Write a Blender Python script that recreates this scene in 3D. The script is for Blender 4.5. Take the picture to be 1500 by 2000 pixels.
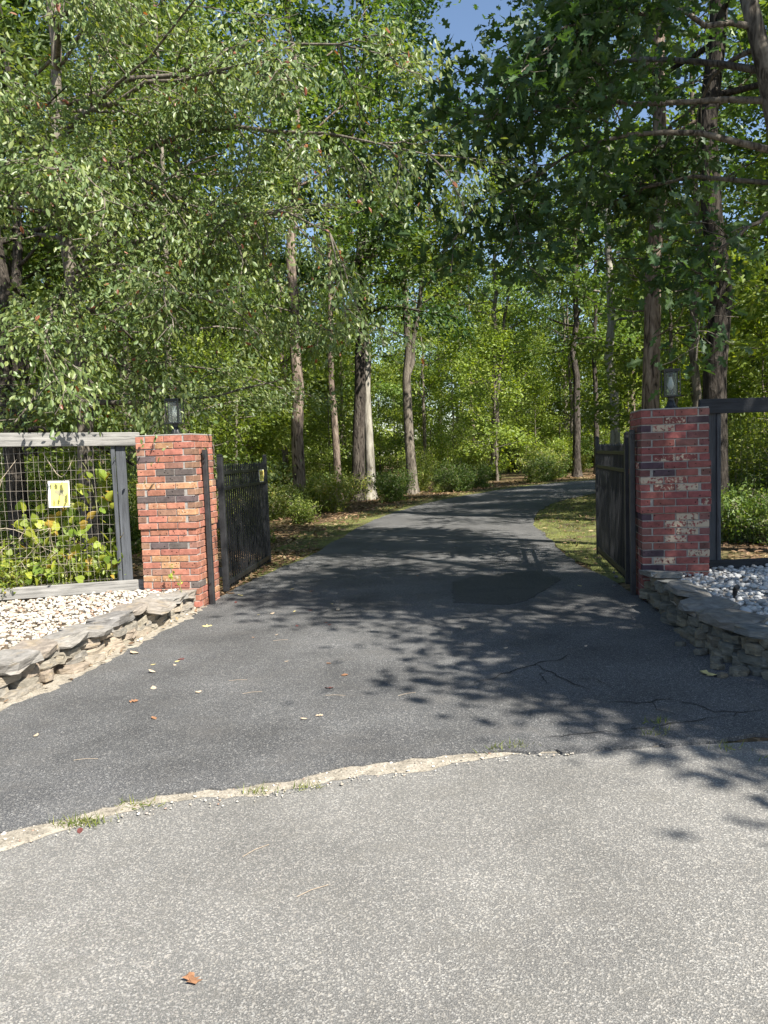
import bpy, bmesh, math, random
import numpy as np
from mathutils import Vector, Matrix, Euler

for o in list(bpy.data.objects): bpy.data.objects.remove(o)
SC = bpy.context.scene
COL = SC.collection
rad = math.radians
PI = math.pi

# ------------------------------------------------------------------ camera
CAM_H, PITCH, ROLL = 1.535, rad(4.4), rad(2.0)
cd = bpy.data.cameras.new('camera'); cam = bpy.data.objects.new('camera', cd); COL.objects.link(cam)
fw = Vector((0, math.cos(PITCH), -math.sin(PITCH))); rt = Vector((1, 0, 0)); up = rt.cross(fw)
imx = rt*math.cos(ROLL) - up*math.sin(ROLL); imup = rt*math.sin(ROLL) + up*math.cos(ROLL)
M4 = Matrix((imx, imup, -fw)).transposed().to_4x4(); M4.translation = (0, 0, CAM_H)
cam.matrix_world = M4
cd.sensor_fit = 'VERTICAL'; cd.angle = 2*math.atan(1000/1502.0)
cd.clip_start = 0.05; cd.clip_end = 2000
SC.camera = cam

# ------------------------------------------------------------------ sky, sun, exposure
SUN_DIR = Vector((0.65, -0.76, 0)).normalized(); SUN_EL = rad(47)
SUN_DIR = Vector((SUN_DIR.x*math.cos(SUN_EL), SUN_DIR.y*math.cos(SUN_EL), math.sin(SUN_EL)))
wd = bpy.data.worlds.new('World'); SC.world = wd; wd.use_nodes = True
nt = wd.node_tree; sky = nt.nodes.new('ShaderNodeTexSky'); sky.sky_type = 'NISHITA'; sky.sun_disc = False
sky.sun_elevation = SUN_EL; sky.sun_rotation = math.atan2(SUN_DIR.x, SUN_DIR.y)
sky.air_density = 1.0; sky.dust_density = 0.6; sky.ozone_density = 1.5
nt.links.new(sky.outputs[0], nt.nodes['Background'].inputs[0]); nt.nodes['Background'].inputs[1].default_value = 0.08
sd = bpy.data.lights.new('sun', 'SUN'); sd.energy = 5.0; sd.angle = rad(0.53); sd.color = (1, .95, .86)
sun = bpy.data.objects.new('sun', sd); COL.objects.link(sun); sun.location = SUN_DIR*60
sun.rotation_euler = (-SUN_DIR).to_track_quat('-Z', 'Y').to_euler()
vs = SC.view_settings; vs.view_transform = 'Standard'; vs.look = 'None'; vs.exposure = 1.28; vs.gamma = 1; vs.use_curve_mapping = False
cy = SC.cycles
cy.max_bounces = 7; cy.diffuse_bounces = 4; cy.glossy_bounces = 3; cy.transmission_bounces = 6; cy.transparent_max_bounces = 6
cy.sample_clamp_indirect = 6

# ------------------------------------------------------------------ helpers
def gz(x, y=0): return 0.0186*max(-14, min(14, x))
def npgz(x): return 0.0186*np.clip(x, -14, 14)

def link(name, me, mat=None, parent=None, loc=None, rot=None, scale=None):
    o = bpy.data.objects.new(name, me); COL.objects.link(o)
    if me is not None and mat is not None and not me.materials: me.materials.append(mat)
    if parent: o.parent = parent
    if loc is not None: o.location = loc
    if rot is not None: o.rotation_euler = rot
    if scale is not None: o.scale = scale
    return o
def thing(name, label, cat, loc=(0, 0, 0), rz=0, group=None):
    o = link(name, None, loc=loc, rot=(0, 0, rz)); tag(o, label, cat, group); return o
def tag(o, label=None, cat=None, group=None, kind=None):
    if label: o['label'] = label
    if cat: o['category'] = cat
    if group: o['group'] = group
    if kind: o['kind'] = kind
    return o
def dup(root, loc, rz=0, scale=1, label=None, group=None, tilt=(0, 0)):
    r = root.copy(); COL.objects.link(r); r.location = loc; r.rotation_euler = (tilt[0], tilt[1], rz)
    r.scale = scale if hasattr(scale, '__len__') else (scale,)*3
    if label: r['label'] = label
    if group: r['group'] = group
    for ch in list(root.children):
        c = ch.copy(); COL.objects.link(c); c.parent = r
        for g in list(ch.children):
            d = g.copy(); COL.objects.link(d); d.parent = c
    return r
def mesh(name, verts, faces, smooth=False):
    me = bpy.data.meshes.new(name); me.from_pydata([tuple(v) for v in verts], [], faces); me.update()
    if smooth: me.polygons.foreach_set('use_smooth', [True]*len(me.polygons))
    return me
def npmesh(name, V, loops, starts, smooth=False, tint=None):
    me = bpy.data.meshes.new(name)
    me.vertices.add(len(V)); me.vertices.foreach_set('co', np.ascontiguousarray(V, dtype=np.float32).ravel())
    me.loops.add(len(loops)); me.loops.foreach_set('vertex_index', np.ascontiguousarray(loops, dtype=np.int32))
    me.polygons.add(len(starts)); me.polygons.foreach_set('loop_start', np.ascontiguousarray(starts, dtype=np.int32))
    me.update(calc_edges=True)
    me.polygons.foreach_set('use_smooth', np.full(len(starts), smooth))
    if tint is not None:
        a = me.attributes.new('tint', 'FLOAT', 'POINT'); a.data.foreach_set('value', np.ascontiguousarray(tint, dtype=np.float32))
    me.validate(); return me
class MB:
    def __init__(s): s.v = []; s.f = []
    def box(s, c, d, M=None):
        n = len(s.v); x, y, z = d[0]/2, d[1]/2, d[2]/2
        for p in ((-x,-y,-z),(x,-y,-z),(x,y,-z),(-x,y,-z),(-x,-y,z),(x,-y,z),(x,y,z),(-x,y,z)):
            q = Vector(p)
            if M: q = M @ q
            s.v.append(q + Vector(c))
        for f in ((0,3,2,1),(4,5,6,7),(0,1,5,4),(1,2,6,5),(2,3,7,6),(3,0,4,7)): s.f.append(tuple(n+i for i in f))
        return s
    def tube(s, pts, rs, k=8, cap=True):
        n = len(s.v); pts = [Vector(p) for p in pts]; u = None
        for i, p in enumerate(pts):
            d = (pts[min(i+1, len(pts)-1)] - pts[max(i-1, 0)]).normalized()
            if u is None: u = d.orthogonal().normalized()
            u = (u - d*u.dot(d)); u = u.normalized() if u.length > 1e-6 else d.orthogonal().normalized()
            w = d.cross(u)
            r = rs[i] if hasattr(rs, '__len__') else rs
            for j in range(k):
                a = 2*PI*j/k; s.v.append(p + (u*math.cos(a) + w*math.sin(a))*r)
        for i in range(len(pts)-1):
            for j in range(k):
                a = n+i*k+j; b = n+i*k+(j+1) % k
                s.f.append((a, b, b+k, a+k))
        if cap:
            s.f.append(tuple(n+j for j in reversed(range(k)))); s.f.append(tuple(n+(len(pts)-1)*k+j for j in range(k)))
        return s
    def lathe(s, prof, k=16, c=(0, 0, 0), flute=0):
        n = len(s.v)
        for r, z in prof:
            for j in range(k):
                a = 2*PI*j/k; rr = r*(1 - flute*(j % 2)); s.v.append(Vector((c[0]+rr*math.cos(a), c[1]+rr*math.sin(a), c[2]+z)))
        for i in range(len(prof)-1):
            for j in range(k):
                a = n+i*k+j; b = n+i*k+(j+1) % k; s.f.append((a, b, b+k, a+k))
        s.f.append(tuple(n+j for j in reversed(range(k)))); s.f.append(tuple(n+(len(prof)-1)*k+j for j in range(k)))
        return s
    def build(s, name, mat, parent=None, bevel=0, smooth=False, **kw):
        me = mesh(name, s.v, s.f, smooth)
        if bevel:
            bm = bmesh.new(); bm.from_mesh(me); bmesh.ops.bevel(bm, geom=bm.edges[:], offset=bevel, segments=1, affect='EDGES', clamp_overlap=True)
            bm.to_mesh(me); bm.free()
        return link(name, me, mat, parent, **kw)

# ------------------------------------------------------------------ materials
def newmat(name):
    m = bpy.data.materials.new(name); m.use_nodes = True; return m, m.node_tree.nodes, m.node_tree.links, m.node_tree.nodes['Principled BSDF']
def nd(N, t, **kw):
    n = N.new('ShaderNode'+t)
    for k, v in kw.items():
        if k in n.inputs: n.inputs[k].default_value = v
        else: setattr(n, k, v)
    return n
def ramp(N, stops, interp='LINEAR'):
    r = N.new('ShaderNodeValToRGB'); r.color_ramp.interpolation = interp; e = r.color_ramp.elements
    while len(e) < len(stops): e.new(.5)
    for i, (p, c) in enumerate(stops):
        e[i].position = p; e[i].color = (*c, 1) if len(c) == 3 else c
    return r
def g3(v): return (v, v, v)
def mixc(N, L, f, a, b, mode='MIX'):
    m = N.new('ShaderNodeMix'); m.data_type = 'RGBA'; m.blend_type = mode
    for s, v in ((0, f), (6, a), (7, b)):
        if isinstance(v, bpy.types.NodeSocket): L.new(v, m.inputs[s])
        elif s == 0: m.inputs[0].default_value = v
        else: m.inputs[s].default_value = (*v, 1)
    return m.outputs[2]
def bump(N, L, P, h, strength, dist):
    b = nd(N, 'Bump', Strength=strength, Distance=dist); L.new(h, b.inputs['Height']); L.new(b.outputs[0], P.inputs['Normal'])

def asphalt(name, base, agg, agg_amt, scale, stain, patchy=.25, rough=.9):
    m, N, L, P = newmat(name)
    co = nd(N, 'NewGeometry')
    vo = nd(N, 'TexVoronoi', Scale=scale); L.new(co.outputs['Position'], vo.inputs['Vector'])
    sep = nd(N, 'SeparateColor'); L.new(vo.outputs['Color'], sep.inputs[0])
    vo2 = nd(N, 'TexVoronoi', Scale=scale*2.3); L.new(co.outputs['Position'], vo2.inputs['Vector'])
    sep2 = nd(N, 'SeparateColor'); L.new(vo2.outputs['Color'], sep2.inputs[0])
    r1 = ramp(N, [(0, (0, 0, 0)), (1-agg_amt, (.12, .12, .12)), (min(1, 1-agg_amt+.25), (1, 1, 1))]); L.new(sep.outputs[0], r1.inputs[0])
    r2 = ramp(N, [(0, (0, 0, 0)), (.55, (.1, .1, .1)), (1, (.8, .8, .8))]); L.new(sep2.outputs[1], r2.inputs[0])
    ad = nd(N, 'Math', operation='MAXIMUM'); L.new(r1.outputs[0], ad.inputs[0]); L.new(r2.outputs[0], ad.inputs[1])
    vo3 = nd(N, 'TexVoronoi', Scale=scale*.42); L.new(co.outputs['Position'], vo3.inputs['Vector'])
    sep3 = nd(N, 'SeparateColor'); L.new(vo3.outputs['Color'], sep3.inputs[0])
    r3 = ramp(N, [(.9, g3(0)), (.96, g3(.75))]); L.new(sep3.outputs[2], r3.inputs[0])
    r3d = ramp(N, [(.25, g3(1)), (.45, g3(0))]); L.new(vo3.outputs['Distance'], r3d.inputs[0])
    m3 = nd(N, 'Math', operation='MULTIPLY'); L.new(r3.outputs[0], m3.inputs[0]); L.new(r3d.outputs[0], m3.inputs[1])
    ad0 = ad; ad = nd(N, 'Math', operation='MAXIMUM'); L.new(ad0.outputs[0], ad.inputs[0]); L.new(m3.outputs[0], ad.inputs[1])
    hue = mixc(N, L, sep.outputs[1], agg, tuple(c*f for c, f in zip(agg, (1.03, .98, .92))))
    c = mixc(N, L, ad.outputs[0], base, hue)
    n1 = nd(N, 'TexNoise', Scale=1.1, Detail=5.0, Roughness=.6); L.new(co.outputs['Position'], n1.inputs['Vector'])
    rn = ramp(N, [(.3, g3(1-patchy)), (.7, g3(1+patchy*.6))]); L.new(n1.outputs[0], rn.inputs[0])
    c = mixc(N, L, 1.0, c, rn.outputs[0], 'MULTIPLY')
    mp = nd(N, 'Mapping'); mp.inputs['Scale'].default_value = (1.4, 2.6, 1); mp.inputs['Rotation'].default_value = (0, 0, -.3); L.new(co.outputs['Position'], mp.inputs[0])
    n2 = nd(N, 'TexNoise', Scale=1.3, Detail=6.0, Roughness=.65); L.new(mp.outputs[0], n2.inputs['Vector'])
    rs = ramp(N, [(.52, g3(0)), (.75, g3(.55))]); L.new(n2.outputs[0], rs.inputs[0])
    c = mixc(N, L, rs.outputs[0], c, stain)
    L.new(c, P.inputs['Base Color']); P.inputs['Roughness'].default_value = rough; P.inputs['Specular IOR Level'].default_value = .25
    dn = nd(N, 'Math', operation='ADD'); L.new(ad.outputs[0], dn.inputs[0]); L.new(vo.outputs['Distance'], dn.inputs[1])
    bump(N, L, P, dn.outputs[0], .55, .004)
    return m
M_ROAD = asphalt('road_asphalt', (.112, .111, .107), (.33, .322, .302), .32, 185, (.15, .142, .125), .26)
M_DRIVE = asphalt('drive_asphalt', (.046, .048, .052), (.25, .25, .245), .16, 150, (.12, .114, .106), .36, .84)
M_PATCH = asphalt('patch_asphalt', (.03, .031, .033), (.14, .14, .14), .18, 150, (.03, .03, .03), .2, .75)

def simple(name, col, rough=.6, metal=0, noise=0, nscale=20, bumps=0, bdist=.003, spec=.5, stretch=None):
    m, N, L, P = newmat(name); P.inputs['Roughness'].default_value = rough; P.inputs['Metallic'].default_value = metal
    P.inputs['Specular IOR Level'].default_value = spec; P.inputs['Base Color'].default_value = (*col, 1)
    if noise or bumps:
        t = nd(N, 'TexCoord'); v = t.outputs['Object']
        if stretch:
            mp = nd(N, 'Mapping'); mp.inputs['Scale'].default_value = stretch; L.new(v, mp.inputs[0]); v = mp.outputs[0]
        n = nd(N, 'TexNoise', Scale=nscale, Detail=6.0, Roughness=.6); L.new(v, n.inputs['Vector'])
        r = ramp(N, [(.25, tuple(c*(1-noise) for c in col)), (.75, tuple(min(1, c*(1+noise)) for c in col))]); L.new(n.outputs[0], r.inputs[0])
        L.new(r.outputs[0], P.inputs['Base Color'])
        if bumps: bump(N, L, P, n.outputs[0], bumps, bdist)
    return m
M_BLACK = simple('black_metal', (.012, .013, .015), .42, 0, .3, 30)
M_STEEL = simple('grey_black_steel', (.032, .032, .034), .42, 0, .4, 12)
M_MORTAR = simple('mortar', (.3, .28, .255), .95, 0, .25, 40, .6)
M_SOIL = simple('soil', (.12, .09, .06), 1, 0, .5, 9, .8, .02)
M_GLASS, _N, _L, _P = newmat('lantern_glass'); _P.inputs['Base Color'].default_value = (.72, .76, .74, 1); _P.inputs['Transmission Weight'].default_value = .93; _P.inputs['Roughness'].default_value = .06; _P.inputs['IOR'].default_value = 1.12
M_BULB = simple('bulb_glass', (.85, .83, .75), .15)
M_SIGN_Y = simple('sign_yellow', (.78, .68, .17), .5, 0, .12, 8)
M_SIGN_W = simple('sign_white', (.8, .79, .72), .5)
M_SIGN_I = simple('sign_faded_ink', (.30, .28, .16), .7)
M_SIGN_B = simple('sign_brown_ink', (.22, .11, .03), .7)
M_SIGN_G = simple('sign_green_ink', (.16, .18, .03), .7)
M_WIRE = simple('galvanised_wire', (.42, .37, .31), .5, .4, .4, 15)
M_TWIG = simple('pale_twig', (.36, .3, .22), .9, 0, .35, 20)
M_STEM = simple('green_stem', (.16, .17, .06), .8, 0, .3, 20)
M_CRACK = simple('crack_fill', (.02, .019, .018), 1, 0, .5, 30)

def mat_wood(name, a, b, dark):
    m, N, L, P = newmat(name); t = nd(N, 'TexCoord')
    mp = nd(N, 'Mapping'); mp.inputs['Scale'].default_value = (1.2, 22, 22); L.new(t.outputs['Object'], mp.inputs[0])
    n = nd(N, 'TexNoise', Scale=2.2, Detail=8.0, Roughness=.7, Distortion=.6); L.new(mp.outputs[0], n.inputs['Vector'])
    r = ramp(N, [(.3, dark), (.46, a), (.7, b)]); L.new(n.outputs[0], r.inputs[0])
    n2 = nd(N, 'TexNoise', Scale=3.0, Detail=3.0); L.new(t.outputs['Object'], n2.inputs['Vector'])
    c = mixc(N, L, .35, r.outputs[0], n2.outputs[0], 'OVERLAY'); L.new(c, P.inputs['Base Color'])
    P.inputs['Roughness'].default_value = .85; bump(N, L, P, n.outputs[0], .8, .006); return m
M_GREYWOOD = mat_wood('weathered_timber', (.2, .193, .18), (.33, .32, .3), (.04, .04, .04))
M_DARKWOOD = mat_wood('dark_stained_timber', (.055, .06, .068), (.09, .098, .11), (.02, .021, .024))
M_BLACKWOOD = mat_wood('black_stained_timber', (.02, .022, .026), (.035, .038, .044), (.008, .008, .01))

def mat_brick():
    m, N, L, P = newmat('rug_brick'); t = nd(N, 'TexCoord'); oi = nd(N, 'ObjectInfo')
    off = nd(N, 'VectorMath', operation='MULTIPLY_ADD'); L.new(oi.outputs['Random'], off.inputs[0]); off.inputs[1].default_value = (37, 51, 23); L.new(t.outputs['Object'], off.inputs[2])
    n = nd(N, 'TexNoise', Scale=16.0, Detail=6.0, Roughness=.65); L.new(off.outputs[0], n.inputs['Vector'])
    r = ramp(N, [(.25, g3(.55)), (.75, g3(1.3))]); L.new(n.outputs[0], r.inputs[0])
    c = mixc(N, L, 1.0, oi.outputs['Color'], r.outputs[0], 'MULTIPLY')
    n3 = nd(N, 'TexNoise', Scale=34.0, Detail=4.0, Roughness=.6); L.new(off.outputs[0], n3.inputs['Vector'])
    ad = nd(N, 'Math', operation='SUBTRACT'); L.new(n3.outputs[0], ad.inputs[0]); L.new(oi.outputs['Alpha'], ad.inputs[1])
    rw = ramp(N, [(-.0, g3(0)), (.08, g3(1))]); L.new(ad.outputs[0], rw.inputs[0])
    c = mixc(N, L, rw.outputs[0], c, (.45, .36, .27))
    vo = nd(N, 'TexVoronoi', Scale=22.0, Randomness=1.0); L.new(off.outputs[0], vo.inputs['Vector'])
    pit = ramp(N, [(.10, g3(.16)), (.2, g3(1))]); L.new(vo.outputs['Distance'], pit.inputs[0])
    c = mixc(N, L, 1.0, c, pit.outputs[0], 'MULTIPLY')
    L.new(c, P.inputs['Base Color']); P.inputs['Roughness'].default_value = .88; P.inputs['Specular IOR Level'].default_value = .3
    h = nd(N, 'Math', operation='MULTIPLY'); L.new(pit.outputs[0], h.inputs[0]); L.new(n.outputs[0], h.inputs[1])
    bump(N, L, P, h.outputs[0], .8, .006); return m
M_BRICK = mat_brick()

def mat_stone(name, cols, nscale=5):
    m, N, L, P = newmat(name); t = nd(N, 'TexCoord'); oi = nd(N, 'ObjectInfo')
    r0 = ramp(N, cols); L.new(oi.outputs['Random'], r0.inputs[0])
    off = nd(N, 'VectorMath', operation='MULTIPLY_ADD'); L.new(oi.outputs['Random'], off.inputs[0]); off.inputs[1].default_value = (17, 31, 43); L.new(t.outputs['Object'], off.inputs[2])
    n = nd(N, 'TexNoise', Scale=float(nscale), Detail=9.0, Roughness=.68, Distortion=.4); L.new(off.outputs[0], n.inputs['Vector'])
    r = ramp(N, [(.28, g3(.5)), (.72, g3(1.35))]); L.new(n.outputs[0], r.inputs[0])
    c = mixc(N, L, 1.0, r0.outputs[0], r.outputs[0], 'MULTIPLY')
    n2 = nd(N, 'TexNoise', Scale=nscale*.55, Detail=4.0); L.new(off.outputs[0], n2.inputs['Vector'])
    rr = ramp(N, [(.55, g3(0)), (.75, g3(.5))]); L.new(n2.outputs[0], rr.inputs[0])
    c = mixc(N, L, rr.outputs[0], c, (.36, .28, .17))
    L.new(c, P.inputs['Base Color']); P.inputs['Roughness'].default_value = .92; P.inputs['Specular IOR Level'].default_value = .25
    bump(N, L, P, n.outputs[0], .8, .018); return m
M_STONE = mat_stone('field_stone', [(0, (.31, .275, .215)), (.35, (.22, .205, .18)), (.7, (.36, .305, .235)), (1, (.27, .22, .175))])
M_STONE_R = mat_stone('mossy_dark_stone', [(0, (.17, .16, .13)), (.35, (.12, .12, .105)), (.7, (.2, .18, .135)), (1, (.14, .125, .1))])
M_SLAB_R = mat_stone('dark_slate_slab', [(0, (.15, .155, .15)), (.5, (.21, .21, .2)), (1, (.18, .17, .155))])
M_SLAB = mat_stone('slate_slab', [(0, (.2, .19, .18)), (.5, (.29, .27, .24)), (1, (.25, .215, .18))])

def mat_tint(name, stops, rough=.6, trans=0, tcol=None, spec=.5, perobj=.25, interp='LINEAR'):
    """colour from the per-leaf 'tint' attribute, with a small per-object shift; trans = share of translucency"""
    m, N, L, P = newmat(name); a = nd(N, 'Attribute', attribute_name='tint'); oi = nd(N, 'ObjectInfo')
    r = ramp(N, stops, interp); L.new(a.outputs['Fac'], r.inputs[0])
    v = nd(N, 'MapRange'); v.inputs[3].default_value = 1-perobj; v.inputs[4].default_value = 1+perobj; L.new(oi.outputs['Random'], v.inputs[0])
    hs = nd(N, 'HueSaturation'); L.new(r.outputs[0], hs.inputs['Color']); L.new(v.outputs[0], hs.inputs['Value'])
    L.new(hs.outputs[0], P.inputs['Base Color']); P.inputs['Roughness'].default_value = rough; P.inputs['Specular IOR Level'].default_value = spec
    if trans:
        tr = nd(N, 'BsdfTranslucent'); mul = mixc(N, L, 1.0, hs.outputs[0], tcol or (1.7, 1.65, .5), 'MULTIPLY'); L.new(mul, tr.inputs[0])
        mx = nd(N, 'MixShader'); mx.inputs[0].default_value = trans
        L.new(P.outputs[0], mx.inputs[1]); L.new(tr.outputs[0], mx.inputs[2])
        L.new(mx.outputs[0], N['Material Output'].inputs[0])
    return m
M_GUM = mat_tint('gum_leaf', [(0, (.06, .105, .032)), (.45, (.125, .185, .06)), (.9, (.27, .305, .1)), (.978, (.28, .31, .1)), (.985, (.24, .06, .04)), (1, (.28, .11, .04))], .48, .34, spec=.7, perobj=.1)
M_OAK = mat_tint('oak_leaf', [(0, (.03, .07, .024)), (.6, (.06, .12, .036)), (1, (.12, .175, .045))], .52, .32, spec=.5, perobj=.15)
M_LEAFA = mat_tint('forest_leaf_mid', [(0, (.055, .1, .022)), (.6, (.11, .175, .038)), (1, (.2, .25, .055))], .5, .38, perobj=.3)
M_LEAFB = mat_tint('forest_leaf_light', [(0, (.075, .125, .024)), (.6, (.185, .25, .042)), (1, (.36, .385, .075))], .5, .42, perobj=.25)
M_NEEDLE = mat_tint('pine_needles', [(0, (.03, .055, .02)), (1, (.08, .12, .04))], .6, .2, perobj=.2)
M_SHRUB = mat_tint('shrub_leaf', [(0, (.075, .115, .025)), (.5, (.15, .2, .04)), (.93, (.27, .3, .065)), (1, (.36, .3, .08))], .5, .4, perobj=.3)
M_VINE = mat_tint('vine_leaf', [(0, (.13, .21, .03)), (.5, (.24, .31, .045)), (.85, (.4, .42, .06)), (1, (.48, .26, .05))], .45, .42, tcol=(1.25, 1.2, .6), perobj=.28)
M_GRASS = mat_tint('grass_blade', [(0, (.08, .12, .02)), (.5, (.17, .2, .04)), (1, (.32, .29, .09))], .6, .3, perobj=.1)
M_LITTER = mat_tint('dry_leaf_litter', [(0, (.08, .045, .025)), (.5, (.2, .12, .065)), (.9, (.36, .25, .14)), (1, (.45, .36, .2))], .8, .1, perobj=.1)
M_PEBBLE = mat_tint('white_pebble', [(0, (.24, .21, .17)), (.25, (.4, .37, .31)), (.7, (.56, .53, .47)), (.88, (.36, .28, .21)), (.95, (.28, .17, .12)), (1, (.5, .49, .46))], .75, perobj=.02)
M_PEBBLE2 = mat_tint('grey_pebble', [(0, (.2, .2, .2)), (.3, (.34, .34, .33)), (.8, (.48, .48, .47)), (1, (.55, .55, .54))], .75, perobj=.02)

def mat_bark(name, a, b, dark, furrow=1.0, scale=1.0, dist=.03):
    m, N, L, P = newmat(name); t = nd(N, 'TexCoord'); oi = nd(N, 'ObjectInfo')
    mp = nd(N, 'Mapping'); mp.inputs['Scale'].default_value = (16*scale, 16*scale, 3.2*scale); L.new(t.outputs['Object'], mp.inputs[0])
    off = nd(N, 'VectorMath', operation='MULTIPLY_ADD'); L.new(oi.outputs['Random'], off.inputs[0]); off.inputs[1].default_value = (37, 51, 23); L.new(mp.outputs[0], off.inputs[2])
    n = nd(N, 'TexNoise', Scale=1.0, Detail=6.0, Roughness=.6, Distortion=1.2*furrow); L.new(off.outputs[0], n.inputs['Vector'])
    r = ramp(N, [(.36, dark), (.5, a), (.7, b)]); L.new(n.outputs[0], r.inputs[0])
    n2 = nd(N, 'TexNoise', Scale=1.3, Detail=4.0); L.new(t.outputs['Object'], n2.inputs['Vector'])
    r2 = ramp(N, [(.3, g3(.65)), (.7, g3(1.3))]); L.new(n2.outputs[0], r2.inputs[0])
    c = mixc(N, L, 1.0, r.outputs[0], r2.outputs[0], 'MULTIPLY')
    L.new(c, P.inputs['Base Color']); P.inputs['Roughness'].default_value = .95; P.inputs['Specular IOR Level'].default_value = .15
    bump(N, L, P, n.outputs[0], 1.0*furrow, dist); return m
M_BARK_OAK = mat_bark('furrowed_bark', (.065, .055, .046), (.14, .12, .1), (.016, .013, .011), 1.0, 1.0, .05)
M_BARK_SHADED = mat_bark('shaded_furrowed_bark', (.04, .034, .029), (.09, .078, .066), (.01, .009, .008), 1.0, 1.0, .05)  # furrowed bark darkened: the trunk's shade is put into the colour
M_BARK_PALE = mat_bark('pale_smooth_bark', (.27, .25, .21), (.37, .35, .3), (.13, .115, .095), .5, .7, .015)
M_BARK_PINE = mat_bark('plated_pine_bark', (.19, .145, .115), (.33, .27, .22), (.035, .027, .022), .9, .8, .05)
M_BARK_GREY = mat_bark('grey_brown_bark', (.15, .13, .105), (.25, .22, .18), (.05, .042, .034), .8, 1.0, .03)

def mat_ground():
    m, N, L, P = newmat('forest_floor'); g = nd(N, 'NewGeometry')
    n = nd(N, 'TexNoise', Scale=.55, Detail=5.0, Roughness=.6); L.new(g.outputs['Position'], n.inputs['Vector'])
    vo = nd(N, 'TexVoronoi', Scale=14.0); L.new(g.outputs['Position'], vo.inputs['Vector'])
    sep = nd(N, 'SeparateColor'); L.new(vo.outputs['Color'], sep.inputs[0])
    r = ramp(N, [(0, (.05, .035, .022)), (.5, (.12, .08, .05)), (1, (.24, .165, .1))]); L.new(sep.outputs[0], r.inputs[0])
    r2 = ramp(N, [(.46, g3(0)), (.66, g3(.7))]); L.new(n.outputs[0], r2.inputs[0])
    c = mixc(N, L, r2.outputs[0], r.outputs[0], (.06, .08, .02))
    L.new(c, P.inputs['Base Color']); P.inputs['Roughness'].default_value = 1; P.inputs['Specular IOR Level'].default_value = .1
    bump(N, L, P, vo.outputs['Distance'], .8, .04); return m
M_GROUND = mat_ground()
def mat_verge():
    m, N, L, P = newmat('mossy_verge'); g = nd(N, 'NewGeometry')
    n = nd(N, 'TexNoise', Scale=1.6, Detail=7.0, Roughness=.65); L.new(g.outputs['Position'], n.inputs['Vector'])
    r = ramp(N, [(.36, (.085, .06, .035)), (.46, (.085, .09, .022)), (.56, (.14, .15, .035)), (.66, (.19, .165, .07)), (.74, (.1, .08, .04))]); L.new(n.outputs[0], r.inputs[0])
    n2 = nd(N, 'TexNoise', Scale=40.0, Detail=4.0); L.new(g.outputs['Position'], n2.inputs['Vector'])
    r2 = ramp(N, [(.3, g3(.6)), (.7, g3(1.3))]); L.new(n2.outputs[0], r2.inputs[0])
    c = mixc(N, L, 1.0, r.outputs[0], r2.outputs[0], 'MULTIPLY')
    L.new(c, P.inputs['Base Color']); P.inputs['Roughness'].default_value = 1; bump(N, L, P, n2.outputs[0], .8, .02); return m
M_VERGE = mat_verge()
def mat_sand():
    m, N, L, P = newmat('pale_sand'); g = nd(N, 'NewGeometry')
    n = nd(N, 'TexNoise', Scale=9.0, Detail=9.0, Roughness=.78); L.new(g.outputs['Position'], n.inputs['Vector'])
    r = ramp(N, [(.3, (.14, .125, .1)), (.5, (.33, .295, .24)), (.72, (.46, .42, .355))]); L.new(n.outputs[0], r.inputs[0])
    vo = nd(N, 'TexVoronoi', Scale=150.0); L.new(g.outputs['Position'], vo.inputs['Vector'])
    sp = nd(N, 'SeparateColor'); L.new(vo.outputs['Color'], sp.inputs[0]); r2 = ramp(N, [(0, g3(.6)), (.3, g3(1)), (1, g3(1.15))]); L.new(sp.outputs[0], r2.inputs[0])
    c = mixc(N, L, 1.0, r.outputs[0], r2.outputs[0], 'MULTIPLY'); L.new(c, P.inputs['Base Color'])
    P.inputs['Roughness'].default_value = 1; P.inputs['Specular IOR Level'].default_value = .1; bump(N, L, P, n.outputs[0], .9, .02); return m
M_SAND = mat_sand()

# ------------------------------------------------------------------ ground, road, driveway
rng = random.Random(7)
def sheet(name, pts, lift, mat, skirt=0, kind='structure'):
    """flat outline laid on the sloping ground; skirt gives its edge a real thickness"""
    n = len(pts); v = [(x, y, gz(x)+lift) for x, y in pts]; f = [tuple(range(n))]
    if skirt:
        v += [(x, y, gz(x)+lift-skirt) for x, y in pts]
        f += [(i, n+i, n+(i+1) % n, (i+1) % n) for i in range(n)]
    o = link(name, mesh(name, v, f), mat); 
    if kind: o['kind'] = kind
    me = o.data
    if me.polygons[0].normal.z < 0:
        me.flip_normals()
    return o
def jag(pts, step, amp, seed, closed=False):
    """subdivide a polyline and roughen it"""
    r = random.Random(seed); out = []
    m = len(pts) if closed else len(pts)-1
    for i in range(m):
        a = Vector(pts[i]); b = Vector(pts[(i+1) % len(pts)]); k = max(1, int((b-a).length/step))
        for j in range(k):
            p = a.lerp(b, j/k); out.append((p.x+r.gauss(0, amp), p.y+r.gauss(0, amp)))
    if not closed: out.append(tuple(pts[-1]))
    return out
def smooth_line(pts, k=6):
    out = []; P = [Vector(p) for p in pts]
    for i in range(len(P)-1):
        p0, p1, p2, p3 = P[max(i-1, 0)], P[i], P[i+1], P[min(i+2, len(P)-1)]
        for j in range(k):
            t = j/k
            out.append(tuple(.5*((2*p1)+(p2-p0)*t+(2*p0-5*p1+4*p2-p3)*t*t+(3*p1-p0-3*p2+p3)*t**3)))
    out.append(tuple(P[-1])); return out

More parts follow.
